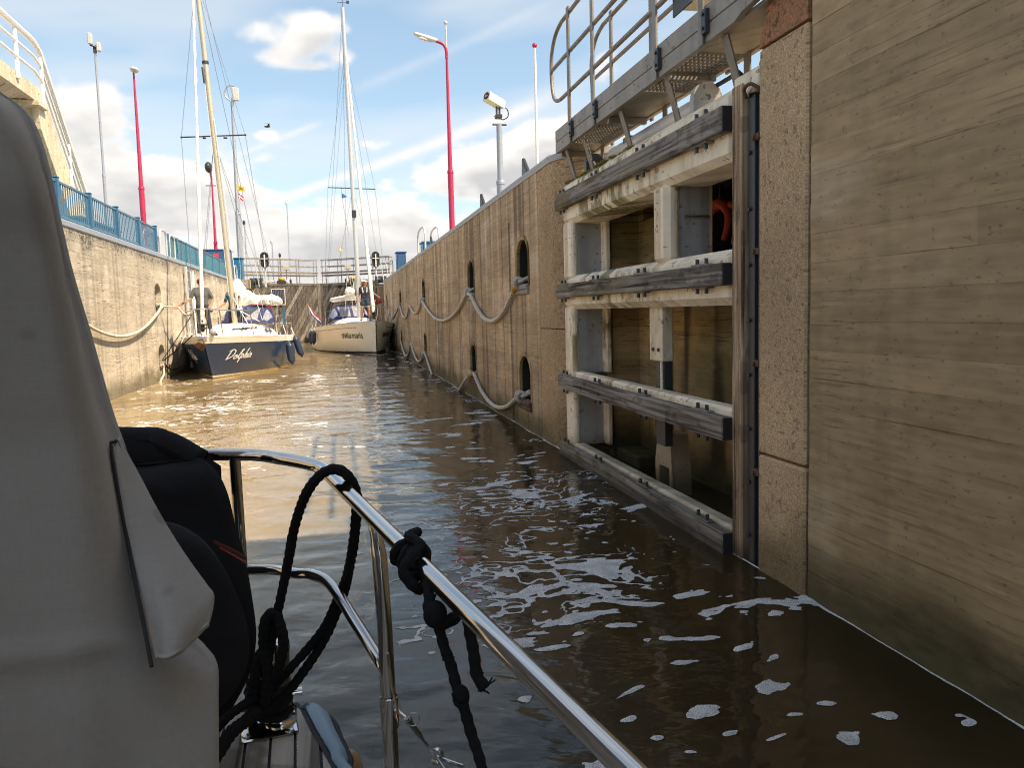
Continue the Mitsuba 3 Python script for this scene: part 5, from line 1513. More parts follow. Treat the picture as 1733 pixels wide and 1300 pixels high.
fender(p_ + A(.16, -.05, -.38), 0.72, 0.12, 'tilted navy fender near the stern of the blue yacht', (-0.28, 0.0), line_to=p_ + A(-.06, 0, .3))
p_ = bd.hull(0.17, 1, -1)
fender(p_ + A(-.10, -.1, -.52), 0.66, 0.12, 'black fender squeezed between the blue bow and the left wall', (0, 0), 'rubber', line_to=p_ + A(.03, 0, .1))
fl = thing('signal_flag', 'small yellow flag with dark marks below the right spreader of the blue yacht', 'flag')


def flag(key, parent, p, dx, dz, w, h, bsdf, t=0.004, fold=0.05):
    g_ = []
    for j in np.linspace(0, 1, 7):
        g_.append([A(*p) + A(*dx) * w * i + A(*dz) * h * (1 - j) * -1 + A(0.02, 1, 0) * fold * math.sin(i * 7 + j * 2) for i in np.linspace(0, 1, 12)])
    g_ = g_[::-1]
    v, f, uv = grid(g_, True)
    uv[:, 1] = 1 - uv[:, 1]
    return obj(key, (v, f), bsdf, parent, True, uv=uv)


fp_ = A(*[(-2.984, 28, 5.884)][0])
flag('cloth', fl, fp_, (.95, .1, -.28), (.0, 0, -1), 0.20, 0.17, 'flag_yellow')
obj('halyard', tube([fp_ + A(-.02, 0, 1.9), A(fp_[0] - .1, 28.0, 1.3)], 0.005, 4), 'line_white', fl)
fl2 = thing('courtesy_flag', 'small red and white flag under the yellow one, right of the beige mast', 'flag')
fp_ = A(*[(-3.006, 28, 5.654)][0])
flag('cloth', fl2, fp_, (.75, .1, -.60), (-.15, 0, -1), 0.20, 0.15, 'flag_cross')

# ------------------------------------------------ the cream yacht on the right
bs_ = Boat((1.60, 34.45), (-0.90, 5.5), 10.6, 3.55, (1.42, 1.14, 1.02), 0.10, 0.42, 0.50)
ste = thing('sailing_yacht', 'cream hulled sailing yacht moored along the right wall near the far gate', 'sailing boat')
obj('keel_band', bs_.band(0.0, 0.235), 'boot_cream', ste, True)
obj('boot_stripe', bs_.band(0.235, 0.285, 2), 'stripe_dark', ste, True, label='dark stripe just above the waterline')
obj('hull', bs_.band(0.285, 1.0, 12), 'hull_cream', ste, True)
obj('deck', bs_.deck(), 'gelcoat_stella', ste, True)
for sd in (-1, 1):
    obj('toe_rail', tube(bs_.edge(sd, 0.0, 1.0, 30, dz=0.012, inset=0.012), 0.02, 6), 'mast_beige', ste, True)
    obj('cove_line', tube(bs_.edge(sd, 0.10, 0.97, 26, v=0.885, dz=0, inset=-0.004), 0.011, 5), 'stripe_dark', ste, True)
obj('stem_band', tube([bs_.hull(0.0, v, 1) - bs_.ax * 0.012 for v in np.linspace(0.2, 0.99, 8)], 0.022, 6), 'dark_steel', ste, True)
cz2 = lambda s: bs_.zs(s / bs_.L) + 0.02
cw2 = lambda s: min(bs_.half(s / bs_.L) * 0.68, 1.1)
ch2 = lambda s: 0.36 * min(1, max(0.0, (s - 1.7) / 2.8)) ** 0.9 + 0.02
obj('coachroof', bs_.cabin(1.7, 6.9, cw2, ch2, cz2), 'gelcoat_stella', ste, True)
for s in (4.4, 5.3):
    for sgn in (-1, 1):
        m_ = [[bs_.P(s + q, sgn * (cw2(s + q) * w_ + 0.045), cz2(s + q) + zz) for q in (0, 0.3, 0.6)] for zz, w_ in ((0.12, .93), (0.24, .835))]
        obj('cabin_window', solid(*grid(m_), 0.015), 'solar', ste)
sprayhood(bs_, ste, 5.2, 6.35, 1.50, 2.18, 1.02, [(0.10, 0.72, -0.55, -0.05), (0.10, 0.72, 0.05, 0.55), (0.12, 0.84, 0.68, 0.95), (0.12, 0.84, -0.95, -0.68)])
S0, ST = A(*[(1.059, 38.4, 2.613)][0]), A(*[(0.875, 38.4, 15.652)][0])
S0[2] = 1.5
obj('mast', tube([S0, S0 * .5 + ST * .5, ST], [0.105, 0.10, 0.085], 14), 'mast_alu', ste, True)
mh = MB().tube([ST, ST + A(0, 0, .35)], 0.015, 6).tube([ST + A(-.22, 0, .2), ST + A(.2, 0, .24)], 0.012, 6).box(ST + A(.18, -.02, .18), ST + A(.30, .02, .30)).add(*sphere(ST + A(0, 0, .38), (.14, .05, .05), 1))
obj('masthead_gear', mh, 'dark_steel', ste)
J0, JT = bs_.P(0.35, 0, 1.78), A(*[(0.926, 38, 13.606)][0])
js = [J0 + (JT - J0) * t for t in np.linspace(0, 1, 36)]
obj('furled_sail', tube(js, [0.085 - 0.045 * (i / 36) + 0.008 * math.sin(i * 2.1) for i in range(36)], 12), 'sailcloth', ste, True, label='white furled headsail on the forestay')
obj('furler_drum', MB().add(*lathe([(0, -.14), (.05, -.14), (0.14, -.10), (0.14, -.085), (0.05, -.07), (0.05, -.02), (0.14, 0.0), (0.14, 0.018), (0.045, 0.03), (0, .1)], J0, 18)), 'dark_steel', ste, 40)
sp2 = (A(*[(-0.135, 38.4, 7.596)][0]), A(*[(2.015, 38.4, 7.53)][0]))
mc2 = S0 + (ST - S0) * (((sp2[0][2] + sp2[1][2]) / 2 - S0[2]) / (ST[2] - S0[2]))
obj('spreader', MB().tube([sp2[0], mc2, sp2[1]], 0.022, 8), 'dark_steel', ste, 40)
for p, sgn in ((sp2[0], -1), (sp2[1], 1)):
    wire(p, S0 + (ST - S0) * .86, 'shroud', ste)
    wire(p, bs_.P(4.3, sgn * 1.55, 1.2), 'shroud', ste)
    wire(mc2, bs_.P(3.9, sgn * 1.45, 1.2), 'shroud', ste)
    wire(S0 + (ST - S0) * .84, bs_.P(4.3, sgn * 1.5, 1.2), 'shroud', ste, 0.006)
wire(ST, bs_.P(10.3, -0.6, 1.2), 'backstay', ste)
wire(ST, bs_.P(10.3, 0.6, 1.2), 'backstay', ste)
obj('steaming_lamp', box(mc2 + A(-.09, -.20, -1.35), mc2 + A(.11, -.09, -1.02), 0.02), 'dark_steel', ste)
SB0, SB1 = S0 + A(-0.02, .2, 1.05), bs_.P(8.2, -0.4, 2.5)
g = []
for t in np.linspace(0, 1, 30):
    c = SB0 + (SB1 - SB0) * t
    hh = 0.85 * math.exp(-(t / 0.13) ** 1.2) + 0.30 - 0.08 * t
    row = []
    for a in np.linspace(0, 2 * math.pi, 23):
        k_ = 1 + 0.6 * (meshkit.fbm(A(t * 9, math.cos(a) * 1.6, math.sin(a) * 1.6), 4, 77) - 0.5)
        row.append(c + A(math.cos(a) * 0.20 * k_, 0, hh * 0.42 + math.sin(a) * hh * 0.52 * k_ - 0.08))
    g.append(row)
v, f = grid(g)
obj('mainsail', (v, f[:, ::-1]), 'sailcloth', ste, True, label='pale mainsail bundled on the boom')
wb = MB().add(*sphere(A(*[(0.642, 38.2, 2.809)][0]), (.22, .2, .20), 3))
v, f = wb.get(); v = v + (meshkit.fbm(v * 6, 3, 5) - .5)[:, None] * .10
obj('sail_bag', (v, f), 'sailcloth', ste, True)
obj('boom', tube([SB0, SB1], 0.06, 10), 'mast_alu', ste, 40)
for q in (-.25, .1, .3):
    wire(A(*[(0.658, 38.2, 3.164)][0]) + A(q * .4, 0, .4), A(*[(0.634, 38.2, 2.617)][0]) + A(q, 0, -.7), 'reef_line', ste, 0.009, 'line_white')
pulpit(bs_, ste, 1.4, 2.02, 0.15, 1.9)
lifelines(bs_, ste, (3.6, 5.6, 7.6), 1.15, 1.80, -1, bs_.P(1.9, -bs_.half(.18) + .08, 2.02), bs_.P(9.6, -bs_.half(.9) + .06, 1.75))
lifelines(bs_, ste, (3.6, 5.6, 7.6), 1.15, 1.80, 1, bs_.P(1.9, bs_.half(.18) - .08, 2.02), bs_.P(9.6, bs_.half(.9) - .06, 1.75))
tm = meshkit.text_mesh('stella maris', 1.0, 0.1, True)
tv = np.array(tm.vertices); tv[:, 0] *= 6.2 / tv[:, 0].max()


class _Flat:
    pass


def write_mesh(boat, v, f, side, s_left, z0, height, flip, bsdf, parent, name, label):
    vv = []
    for x, y, w in v:
        s = s_left + x * height * flip; z = z0 + y * height
        u = s / boat.L; vz = (z + .4) / (boat.zs(u) + .4)
        for _ in range(3):
            p = boat.hull(u, vz, side); u += (s - (p - boat.o) @ boat.ax) / boat.L
            vz = (z + .4) / (boat.zs(u) + .4)
        p = boat.hull(u, vz, side)
        vv.append(p + boat.px * side * (0.004 + w * .03) - boat.ax * (.002 + w * .015))
    return obj(name, (np.array(vv), f), bsdf, parent, label=label)


write_mesh(bs_, tv, np.array(tm.faces), -1, 2.26, 0.69, 0.235, -1, 'lettering_black', ste, 'name_lettering', 'the name stella maris in black on the cream bow')
write_mesh(bs_, tv, np.array(tm.faces), 1, 0.85, 0.72, 0.22, 1, 'lettering_black', ste, 'name_lettering', None)
for u, lab in ((0.60, 'navy fender at the stern quarter of the cream yacht'), (0.50, 'navy fender hanging ahead of the stern fender of the cream yacht')):
    p_ = bs_.hull(u, 1, -1)
    fender(p_ + A(-.12, -.05, -.46), 0.60, 0.12, lab, (0.03, 0), line_to=p_ + A(.05, 0, .3))
p_ = bs_.hull(0.42, 1, 1)
fender(p_ + A(.02, -.05, -.62), 0.72, 0.14, 'black fender between the cream yacht and the right wall', (0, 0), 'rubber', line_to=p_ + A(-.05, 0, .3))
nf = thing('national_flag', 'red white and blue flag hanging from the stern staff of the cream yacht', 'flag')
q0, q1 = A(*[(-1.454, 43, 2.412)][0]), A(*[(-1.26, 43, 1.15)][0])
obj('staff', tube([q0, q1], 0.018, 6), 'teak', nf, 40)
g_ = []
for j in np.linspace(0, 1, 10):
    a_ = q0 + (q1 - q0) * (0.05 + 0.25 * j)
    b_ = q0 + (q1 - q0) * (0.75 + 0.28 * j) + A(0.45, 0, 0.1)
    g_.append([a_ + (b_ - a_) * i + A(0.02, 0.09, 0) * math.sin(i * 8 + j * 2.4) + A(0, 0, -.08) * math.sin(i * math.pi) for i in np.linspace(0, 1, 14)])
v, f, uv = grid(g_, True); uv[:, 1] = 1 - uv[:, 1]
obj('cloth', (v, f), 'flag_tricolour', nf, True, uv=uv)
pn = thing('club_pennant', 'small blue pennant under the left spreader of the cream yacht', 'flag')
q0 = A(*[(0.468, 38.4, 7.359)][0])
obj('cloth', solid(np.array([q0, q0 + A(.0, 0, -.26), q0 + A(.26, .03, -.18)]), np.array([[0, 1, 2]]), 0.006), 'flag_blue', pn)
obj('halyard', tube([q0 + A(0, 0, .25), q0 + A(0.02, 0, -.3), A(*[(0.705, 38.4, 5.412)][0])], 0.006, 4), 'dark_steel', pn)
rr_ = thing('inflatable_roll', 'red roll on the side deck of the cream yacht by the right wall', 'inflatable boat')
obj('tube', MB().tube([A(*[(1.709, 39.5, 2.284)][0]), A(*[(2.165, 39.5, 2.345)][0])], 0.11, 12), 'cloth_red', rr_, True)
obj('strap', tube([A(*[(1.909, 39.5, 2.313)][0]) + A(-.02, 0, 0), A(*[(1.909, 39.5, 2.313)][0]) + A(.03, 0, 0)], 0.115, 12), 'dark_steel', rr_)

# ---------------------------------------------------------------- people
def hand_bones(w, e, curl=0.6):
    """Palm, four fingers and a thumb on the wrist w; e is the elbow."""
    d = (w - e) / np.linalg.norm(w - e)
    side = np.cross(d, A(0, 1, 0)); side /= np.linalg.norm(side) + 1e-9
    up = np.cross(side, d)
    palm = w + d * 0.085
    b = [[(w, .025), (palm + side * .028, .015), (palm - side * .028, .015)]]
    for i, (o, l) in enumerate(((.030, .062), (.010, .075), (-.011, .070), (-.030, .054))):
        k0 = palm + side * o
        k1 = k0 + d * l * .55 + up * -.012 * curl
        k2 = k1 + d * l * .45 * (1 - .6 * curl) - up * .035 * curl
        b += [[(k0, .011), (k1, .0095)], [(k1, .0095), (k2, .008)]]
    t0 = w + d * .03 + side * .03
    t1 = t0 + d * .035 + side * .025 - up * .012
    b += [[(t0, .013), (t1, .011)], [(t1, .011), (t1 + d * .03 - up * .008, .009)]]
    return b


def person(base, H, arms, lean=0.0, head_turn=0.0, legs=0.10, female=False, label='', look='', facing=0.0):
    """base: point between the feet; arms: ((elbow, wrist) left in the picture, (elbow, wrist) right), as offsets from the base."""
    k = thing('person', label, 'person')
    s = H / 1.75
    b = A(*base)
    off = lambda x, y, z: b + A(x + lean * z / 1.4, y, z) * A(1, 1, 1) if False else b + A((x * s) + lean * (z / 1.4), y * s, z * s)
    hip = [off(sg * .095, 0, .92) for sg in (-1, 1)]
    knee = [off(sg * (.10 + legs * .4), -.02, .50) for sg in (-1, 1)]
    ank = [off(sg * (.10 + legs * .7), .02, .09) for sg in (-1, 1)]
    toe = [off(sg * (.12 + legs * .8), -.17, .035) for sg in (-1, 1)]
    w_ = .16 if female else .185
    sh = [off(sg * w_, .01, 1.42) for sg in (-1, 1)]
    chest, waist, neck = off(0, .0, 1.28), off(0, 0, 1.06), off(0, .02, 1.50)
    hd = off(0, -.01, 1.635)
    el = [b + A(*arms[0][0]) * s, b + A(*arms[1][0]) * s]; wr = [b + A(*arms[0][1]) * s, b + A(*arms[1][1]) * s]
    r = s
    body = []
    tor = [[(sh[0], .062 * r), (sh[1], .062 * r), (off(-.10, -.02, 1.25), .10 * r), (off(.10, -.02, 1.25), .10 * r)], [(off(-.09, -.01, 1.25), .10 * r), (off(.09, -.01, 1.25), .10 * r), (off(-.07, 0, 1.06), .095 * r), (off(.07, 0, 1.06), .095 * r)],
           [(off(-.07, 0, 1.06), .095 * r), (off(.07, 0, 1.06), .095 * r), (off(-.08, .01, .93), .10 * r), (off(.08, .01, .93), .10 * r)]]
    body += [[(p, q * .93) for p, q in t] for t in tor]
    body += [[(neck - A(0, 0, .05), .058 * r), (off(0, 0, 1.57), .052 * r)]]
    body += [[(off(-.02, 0, 1.66), .078 * r), (off(.02, 0, 1.66), .078 * r), (off(0, .03, 1.65), .088 * r), (off(0, -.035, 1.56), .042 * r), (off(0, .0, 1.58), .06 * r)],
             [(off(0, -.088, 1.635), .012), (off(0, -.105, 1.612), .014), (off(0, -.085, 1.605), .016)], [(off(-.085, .0, 1.63), .016), (off(-.085, .01, 1.60), .012)], [(off(.085, .0, 1.63), .016), (off(.085, .01, 1.60), .012)]]
    for i in (0, 1):
        body += [[(sh[i], .055 * r), (el[i], .040 * r)], [(el[i], .040 * r), (wr[i], .028 * r)]]
        body += hand_bones(wr[i], el[i])
        body += [[(hip[i], .085 * r), (knee[i], .056 * r)], [(knee[i], .056 * r), (knee[i] * .62 + ank[i] * .38 + A(0, .02, 0), .055 * r), (ank[i], .038 * r)], [(ank[i] - A(0, 0, .03), .040), (toe[i], .030)]]
    obj('body', bones(body, .035, 3, 10), 'skin', k, True)
    sl = .78 if not female else .55
    sleeves = [[(sh[i], .068 * r), (sh[i] * (1 - sl) + el[i] * sl, .056 * r)] for i in (0, 1)]
    shirt = [[(p, q * 1.06) for p, q in t] for t in tor] + sleeves
    col = dict(man=('shirt_grey', 'trousers_navy'), woman=('shirt_navy', 'shorts_denim'), helper=('shirt_teal', 'trousers_navy'))[look]
    sv, sf = bones(shirt, .04, 4, 12)
    sv = sv + (meshkit.fbm(sv * 9, 3, 8) - .5)[:, None] * .02
    obj('shirt', (sv, sf), col[0], k, True)
    tr = [[(off(-.075, .01, .99), .098 * r), (off(.075, .01, .99), .098 * r), (hip[0], .10 * r), (hip[1], .10 * r)]]
    for i in (0, 1):
        if female:
            q = hip[i] * .55 + knee[i] * .45
            tr += [[(hip[i], .105 * r), (q, .098 * r)]]
        else:
            tr += [[(hip[i], .10 * r), (knee[i], .072 * r)], [(knee[i], .072 * r), (ank[i] + A(0, 0, .02), .058 * r)]]
    obj('shorts' if female else 'trousers', bones(tr, .04, 4, 12), col[1], k, True)
    cap = [[(off(-.02, .01, 1.685), .084 * r), (off(.02, .01, 1.685), .084 * r), (off(0, .03, 1.675), .092 * r)], [(off(-.05, -.09, 1.70), .014), (off(.05, -.09, 1.70), .014), (off(0, -.14, 1.705), .012), (off(0, -.03, 1.71), .03)]]
    cv_, cf_ = bones(cap, .03, 3, 12)
    cut_ = cv_[:, 2] < (off(0, 0, 1.682)[2])
    cv_[cut_, 2] = off(0, 0, 1.682)[2]
    obj('cap', (cv_, cf_), {'man': 'cap_red', 'woman': 'white_paint', 'helper': 'hair'}[look], k, True)
    if look == 'man':
        obj('sunglasses', MB().box(off(-.075, -.100, 1.628), off(-.010, -.082, 1.660), .006).box(off(.010, -.100, 1.628), off(.075, -.082, 1.660), .006).box(off(-.08, -.092, 1.652), off(.08, -.084, 1.660)).box(off(-.09, -.09, 1.65), off(-.082, .0, 1.658)).box(off(.082, -.09, 1.65), off(.09, .0, 1.658)), 'black', k)
    else:
        for sg in (-1, 1):
            obj('eye', MB().add(*sphere(off(sg * .033, -.083, 1.64), .013, 1)), 'black', k)
    obj('mouth', box(off(-.026, -.088, 1.570), off(.026, -.070, 1.577)), 'cap_red', k)
    if look == 'woman':
        obj('hair', bones([[(off(-.085, .03, 1.64), .035), (off(-.10, .05, 1.50), .03)], [(off(.085, .03, 1.64), .035), (off(.10, .05, 1.50), .03)], [(off(0, .08, 1.62), .05), (off(0, .10, 1.46), .04)]], .03, 3, 10), 'hair', k, True)
        obj('life_vest', bones([[(off(-.10, -.10, 1.40), .030), (off(-.08, -.125, 1.22), .034)], [(off(.10, -.10, 1.40), .030), (off(.08, -.125, 1.22), .034)], [(off(-.09, .03, 1.46), .03), (off(-.10, -.10, 1.40), .03)], [(off(.09, .03, 1.46), .03), (off(.10, -.10, 1.40), .03)]], .03, 3, 10), 'vest_grey', k, True)
    for i in (0, 1):
        if not female:
            obj('shoe', bones([[(ank[i] - A(0, -.03, .055), .042), (toe[i], .038)]], .03, 2, 10), 'white_paint', k, True)
        else:
            obj('shoe', bones([[(ank[i] - A(0, -.03, .058), .040), (toe[i], .036)]], .03, 2, 10), 'trousers_navy', k, True)
    return k


zb = 1.20
pm = bd.P(1.55, -0.28, zb)
hr = A(*[(-4.416, 24.25, 2.067)][0])
e_ = hr - pm
person(pm, 1.66, (((-.36, -.06, 1.13), tuple((e_ * 1.75 / 1.66).tolist())), ((.28, .02, 1.10), (.22, -.16, .93))), lean=-0.05, label='man in red cap and sunglasses on the bow of the blue yacht', look='man')
ph = bd.P(4.55, -0.62, 1.20)
hr2 = A(*[(-3.729, 26.9, 2.061)][0]); e2 = (hr2 - ph) * 1.75 / 1.68
sh2 = A(*[(-3.382, 27.45, 2.459)][0]); e3 = ((hr2 * .5 + sh2 * .5 + A(0, .05, -.06)) - ph) * 1.75 / 1.68
person(ph + A(0.52, 0.45, 0), 1.62, ((tuple((e3 - A(.52, .45, 0)).tolist()), tuple((e2 - A(.52, .45, 0)).tolist())), ((.27, -.02, 1.14), (.38, -.10, 1.28))), lean=-0.0, label='person in a teal shirt mostly hidden behind the beige mast, one arm out', look='helper')
pw = A(*[(1.239, 35.9, 1.485)][0]); pw[2] = 1.43
hw = A(*[(1.963, 36, 2.353)][0]); e4 = (hw - pw) * 1.75 / 1.76
person(pw, 1.78, (((-.24, .03, 1.16), (-.23, -.08, .93)), ((.34, .0, 1.22), tuple(e4.tolist()))), lean=0.0, legs=.12, female=True, label='woman in a white cap and denim shorts standing on the bow of the cream yacht', look='woman')

# ---------------------------------------------------------------- mooring ropes
def mooring(name, pts, r, label, group=None, bsdf='rope_pale'):
    k = rope(pts, r, bsdf, name, None, 8, 10)
    labels[k] = {'label': label, 'category': 'rope'}
    if group:
        labels[k]['group'] = group
    return k


def sagged(p, q, drop, n=7):
    p, q = A(*p), A(*q)
    return [p + (q - p) * t - A(0, 0, drop * 4 * t * (1 - t)) for t in np.linspace(0, 1, n)]


XR = WR - 0.055
up_pts = [(WR + .10, 11.05, 2.16), (XR, 11.25, 2.10)]
def chain(stops):
    out = []
    for (a, b, d) in stops:
        out += sagged(a, b, d)[:-1]
    return out + [stops[-1][1]]


main = chain([((XR, 11.30, 2.06), (XR, 15.30, 2.06), 0.52), ((XR, 15.6, 2.06), (XR, 24.0, 2.06), 0.55), ((XR, 24.4, 2.06), (XR, 28.4, 1.96), 0.30), ((XR, 28.7, 1.97), (XR, 33.1, 2.06), 0.46), ((XR, 33.4, 2.06), (XR - .2, 37.0, 1.35), 0.10)])
k = mooring('mooring_rope', up_pts + main, 0.036, 'pale mooring rope sagging in loops along the upper niches of the right wall')
for y in NY[:4]:
    obj('knot', MB().tube(spline([(WR - .05 + .05 * math.cos(a), y + .04 + .02 * a, 2.09 + .07 * math.sin(a)) for a in np.linspace(0, 9.5, 14)], 4), 0.028, 8), 'rope_pale', k, True)
    obj('eye', MB().tube([(WR - .06, y + .05, 2.1), (WR + .16, y, 2.2)], .028, 8), 'rope_pale', k, True)
obj('whipping', MB().tube([(XR, 11.28, 2.07), (XR, 11.42, 2.0)], 0.05, 8), 'yellow', k, True, label='orange yellow whipping at the rope eye')
low = chain([((WR + .08, 11.05, 0.55), (XR, 11.4, 0.43), 0.0), ((XR, 11.42, 0.42), (XR, 15.2, 0.52), 0.36)])
k = mooring('mooring_rope', low, 0.034, 'pale rope sagging to the water between the two nearest lower niches of the right wall')
for y in NY[:3]:
    obj('knot', MB().tube(spline([(WR - .05 + .05 * math.cos(a), y + .04 + .02 * a, 0.46 + .07 * math.sin(a)) for a in np.linspace(0, 9.5, 14)], 4), 0.028, 8), 'rope_pale', k, True)
    obj('eye', MB().tube([(WR - .06, y + .05, .46), (WR + .16, y, .56)], .028, 8), 'rope_pale', k, True)
obj('whipping', MB().tube([(XR - .01, 15.25, 0.50), (XR - .01, 15.5, 0.48)], 0.055, 8), 'yellow', k, True)
mooring('mooring_rope', [(XR, 15.55, 0.46), (XR - .03, 16.1, 0.32), (XR - .02, 16.8, 0.10), (XR, 17.6, -0.12)], 0.034, 'dark wet rope end going into the water behind the second lower niche')
mooring('mooring_rope', chain([((XR, 22.0, -0.1), (XR, 23.9, 0.5), 0.03), ((XR, 24.3, 0.50), (XR, 28.4, 0.62), 0.42), ((XR, 28.7, 0.62), (XR, 33.2, 0.55), 0.5)]), 0.034, 'pale rope looping along the far lower niches of the right wall')
# left wall
XLr = WL + 0.06
k = mooring('mooring_rope', chain([((XLr + .05, 15.3, 2.10), (XLr + .05, 23.75, 2.05), 0.72)]) + [(WL - .05, 23.95, 2.14)], 0.036, 'pale mooring rope sagging along the sunlit left wall')
obj('knot', MB().tube(spline([(WL + .05 + .05 * math.cos(a), 23.9 + .02 * a, 2.09 + .07 * math.sin(a)) for a in np.linspace(0, 9.5, 14)], 4), 0.028, 8), 'rope_pale', k, True)
bow_c = bd.P(0.45, -0.22, 1.30)
mooring('mooring_rope', [(WL + .03, 24.0, 2.09), tuple(hr * .55 + A(WL + .03, 24.0, 2.09) * .45 + A(0, 0, -.01)), tuple(hr + A(0, 0, -.01))] + sagged(hr + A(.05, -.02, -.02), bd.P(0.15, -0.25, 1.88), 0.14)[1:], 0.026, 'white bow line held by the man, from the upper left niche to the bow rail')
mooring('mooring_line', sagged((WL + .02, 23.9, 0.58), bd.P(0.3, -0.3, 1.85), 0.03), 0.011, 'thin dark line from the lower left niche up to the bow rail', bsdf='rope_black')
mooring('mooring_line', sagged((WL + .02, 24.0, 0.56), bd.P(0.35, -0.34, 1.26), 0.03), 0.016, 'thicker dark line from the lower left niche to the bow of the blue yacht', bsdf='rope_black')
mooring('mooring_line', chain([((WL + .03, 24.1, 0.45), (WL + .18, 25.6, 0.30), 0.12), ((WL + .2, 25.7, 0.30), (WL + .30, 27.6, 0.75), 0.18)]), 0.022, 'dark fender line hanging at the left wall beside the black fender', bsdf='rope_black')
mooring('mooring_rope', [(WL + .02, 24.0, 0.45), (WL + .08, 23.7, 0.20), (WL + .05, 23.4, 0.04), (WL + .10, 22.9, -0.15)], 0.03, 'frayed pale rope tail dropping into the water at the left wall')
mooring('mooring_rope', [tuple(hr2 + A(0, 0, -.02)), tuple(hr2 + A(-.25, -.5, -.05)), tuple(hr2 + A(-.42, -.9, -.10)), tuple(bd.P(1.9, -bd.half(.2) + .08, 1.80))], 0.024, 'short white line in the hand of the person behind the mast')
mooring('mooring_line', sagged((XR, 33.2, 2.06), bs_.P(1.0, 1.0, 1.45), 0.04), 0.013, 'thin dark bow line from the right wall to the cream yacht', bsdf='rope_black')
mooring('mooring_line', sagged((XR, 33.35, 2.02), bs_.P(3.8, 1.55, 1.15), 0.45), 0.022, 'slack pale spring line between the right wall and the cream yacht')

# ---------------------------------------------------------------- the deck from which the photo was taken
own = thing('motor_cruiser', 'corner of the near boat: teak side deck, blue bulwark, bollard and polished rails', 'boat')
ZD = 0.75
edge = [(-0.161, 1.965, 0.75), (-0.138, 1.965, 0.75), (-0.12, 1.93, 0.75), (-0.092, 1.82, 0.75), (-0.06, 1.712, 0.75), (-0.033, 1.62, 0.75)]
ex = [(p[0], p[1]) for p in edge]
outline = Polygon(ex + [(0.16, 1.2), (0.42, 0.4), (0.6, -1.0), (-2.4, -1.0), (-2.4, 1.94), (-0.40, 1.955)]).buffer(0)
x_ = -0.62
tilt = -0.030
i = 0
while x_ < 0.5:
    w_ = 0.0535
    strip = affinity.rotate(sbox(x_, -1.1, x_ + w_ - 0.006, 2.4), 1.6 + i * .12, origin=(x_, 1.95)).intersection(outline.buffer(-0.006))
    if not strip.is_empty and strip.area > 2e-4:
        obj('deck_plank', prism(strip, ZD - 0.012, ZD + rng.uniform(-.0006, .0006), 'z'), 'teak', own)
    x_ += w_; i += 1
obj('caulking', prism(outline, ZD - 0.05, ZD - 0.0035, 'z'), 'rubber', own)
obj('deck_edge_seam', prism(outline.difference(outline.buffer(-0.010)), ZD - 0.01, ZD + 0.002, 'z'), 'rubber', own)
st_in = np.array(ex[2:] + [(0.16, 1.2), (0.42, 0.4), (0.6, -1.0)])
st_out = [(-0.074, 1.938, 0.74), (-0.054, 1.897, 0.74), (-0.04, 1.825, 0.74), (-0.018, 1.726, 0.74), (0.005, 1.627, 0.74)]
so = np.array([(p[0], p[1]) for p in st_out] + [(0.225, 1.2), (0.49, 0.4), (0.67, -1.0)])
si = spline(np.column_stack([np.vstack([st_in[:1], st_in]), np.zeros(len(st_in) + 1)])[:len(so)] if len(st_in) + 1 == len(so) else np.column_stack([st_in[np.linspace(0, len(st_in) - 1, len(so)).round().astype(int)], np.zeros(len(so))]), 6)
so_ = spline(np.column_stack([so, np.zeros(len(so))]), 6)
rows = []
for f_, z_ in ((0.03, ZD - .03), (0.05, ZD + .006), (0.3, ZD + 0.012), (0.6, ZD + .008), (0.85, ZD - .004), (1.0, ZD - .03), (1.05, ZD - .07)):
    r_ = si + (so_ - si) * f_
    r_[:, 2] = z_
    rows.append(r_)
obj('bulwark', solid(*grid(rows), 0.01), 'strake_blue', own, 50, label='rounded blue bulwark beside the teak deck')
hullp = [(p[0], p[1]) for p in so_[::3]]
lo, hi = np.array(hullp), np.array(hullp)
hg = [[A(p[0], p[1], ZD - .05) for p in hi], [A(p[0] * .95 - .02, p[1] - .03, 0.3) for p in hi], [A(p[0] * .85 - .07, p[1] - .08, -0.4) for p in hi]]
obj('hull_side', solid(*grid(hg), 0.02), 'strake_blue', own, True)
trn = [A(-2.4, 1.9, ZD - .05), A(-0.4, 1.96, ZD - .05), A(ex[0][0], ex[0][1], ZD - .05), A(so_[0][0], so_[0][1], ZD - .05)]
obj('transom', solid(*grid([trn, [p * A(1, 1, 0) + A(0, -.1, -.4) for p in trn]]), 0.02), 'strake_blue', own)
obj('black_edge', tube([A(p[0], p[1], ZD - .028) for p in so_ + (so_ - si) * .05], 0.008, 6), 'rubber', own, True)
# the rest of the boat behind the camera: cabin with dark windows under the same grey canvas
obj('cabin', box((-2.3, -5.0, 0.70), (-0.02, -0.95, 2.75), 0.06), 'strake_blue', own)
obj('cabin_roof', box((-2.4, -5.1, 2.755), (0.08, -0.70, 2.84), 0.03), 'gelcoat', own)
obj('cabin_window', box((-2.0, -0.948, 1.5), (-0.3, -0.93, 2.4), 0.01), 'solar', own)
obj('cockpit_floor', box((-2.3, -0.949, 0.55), (-0.7, 0.9, 0.62)), 'teak', own)
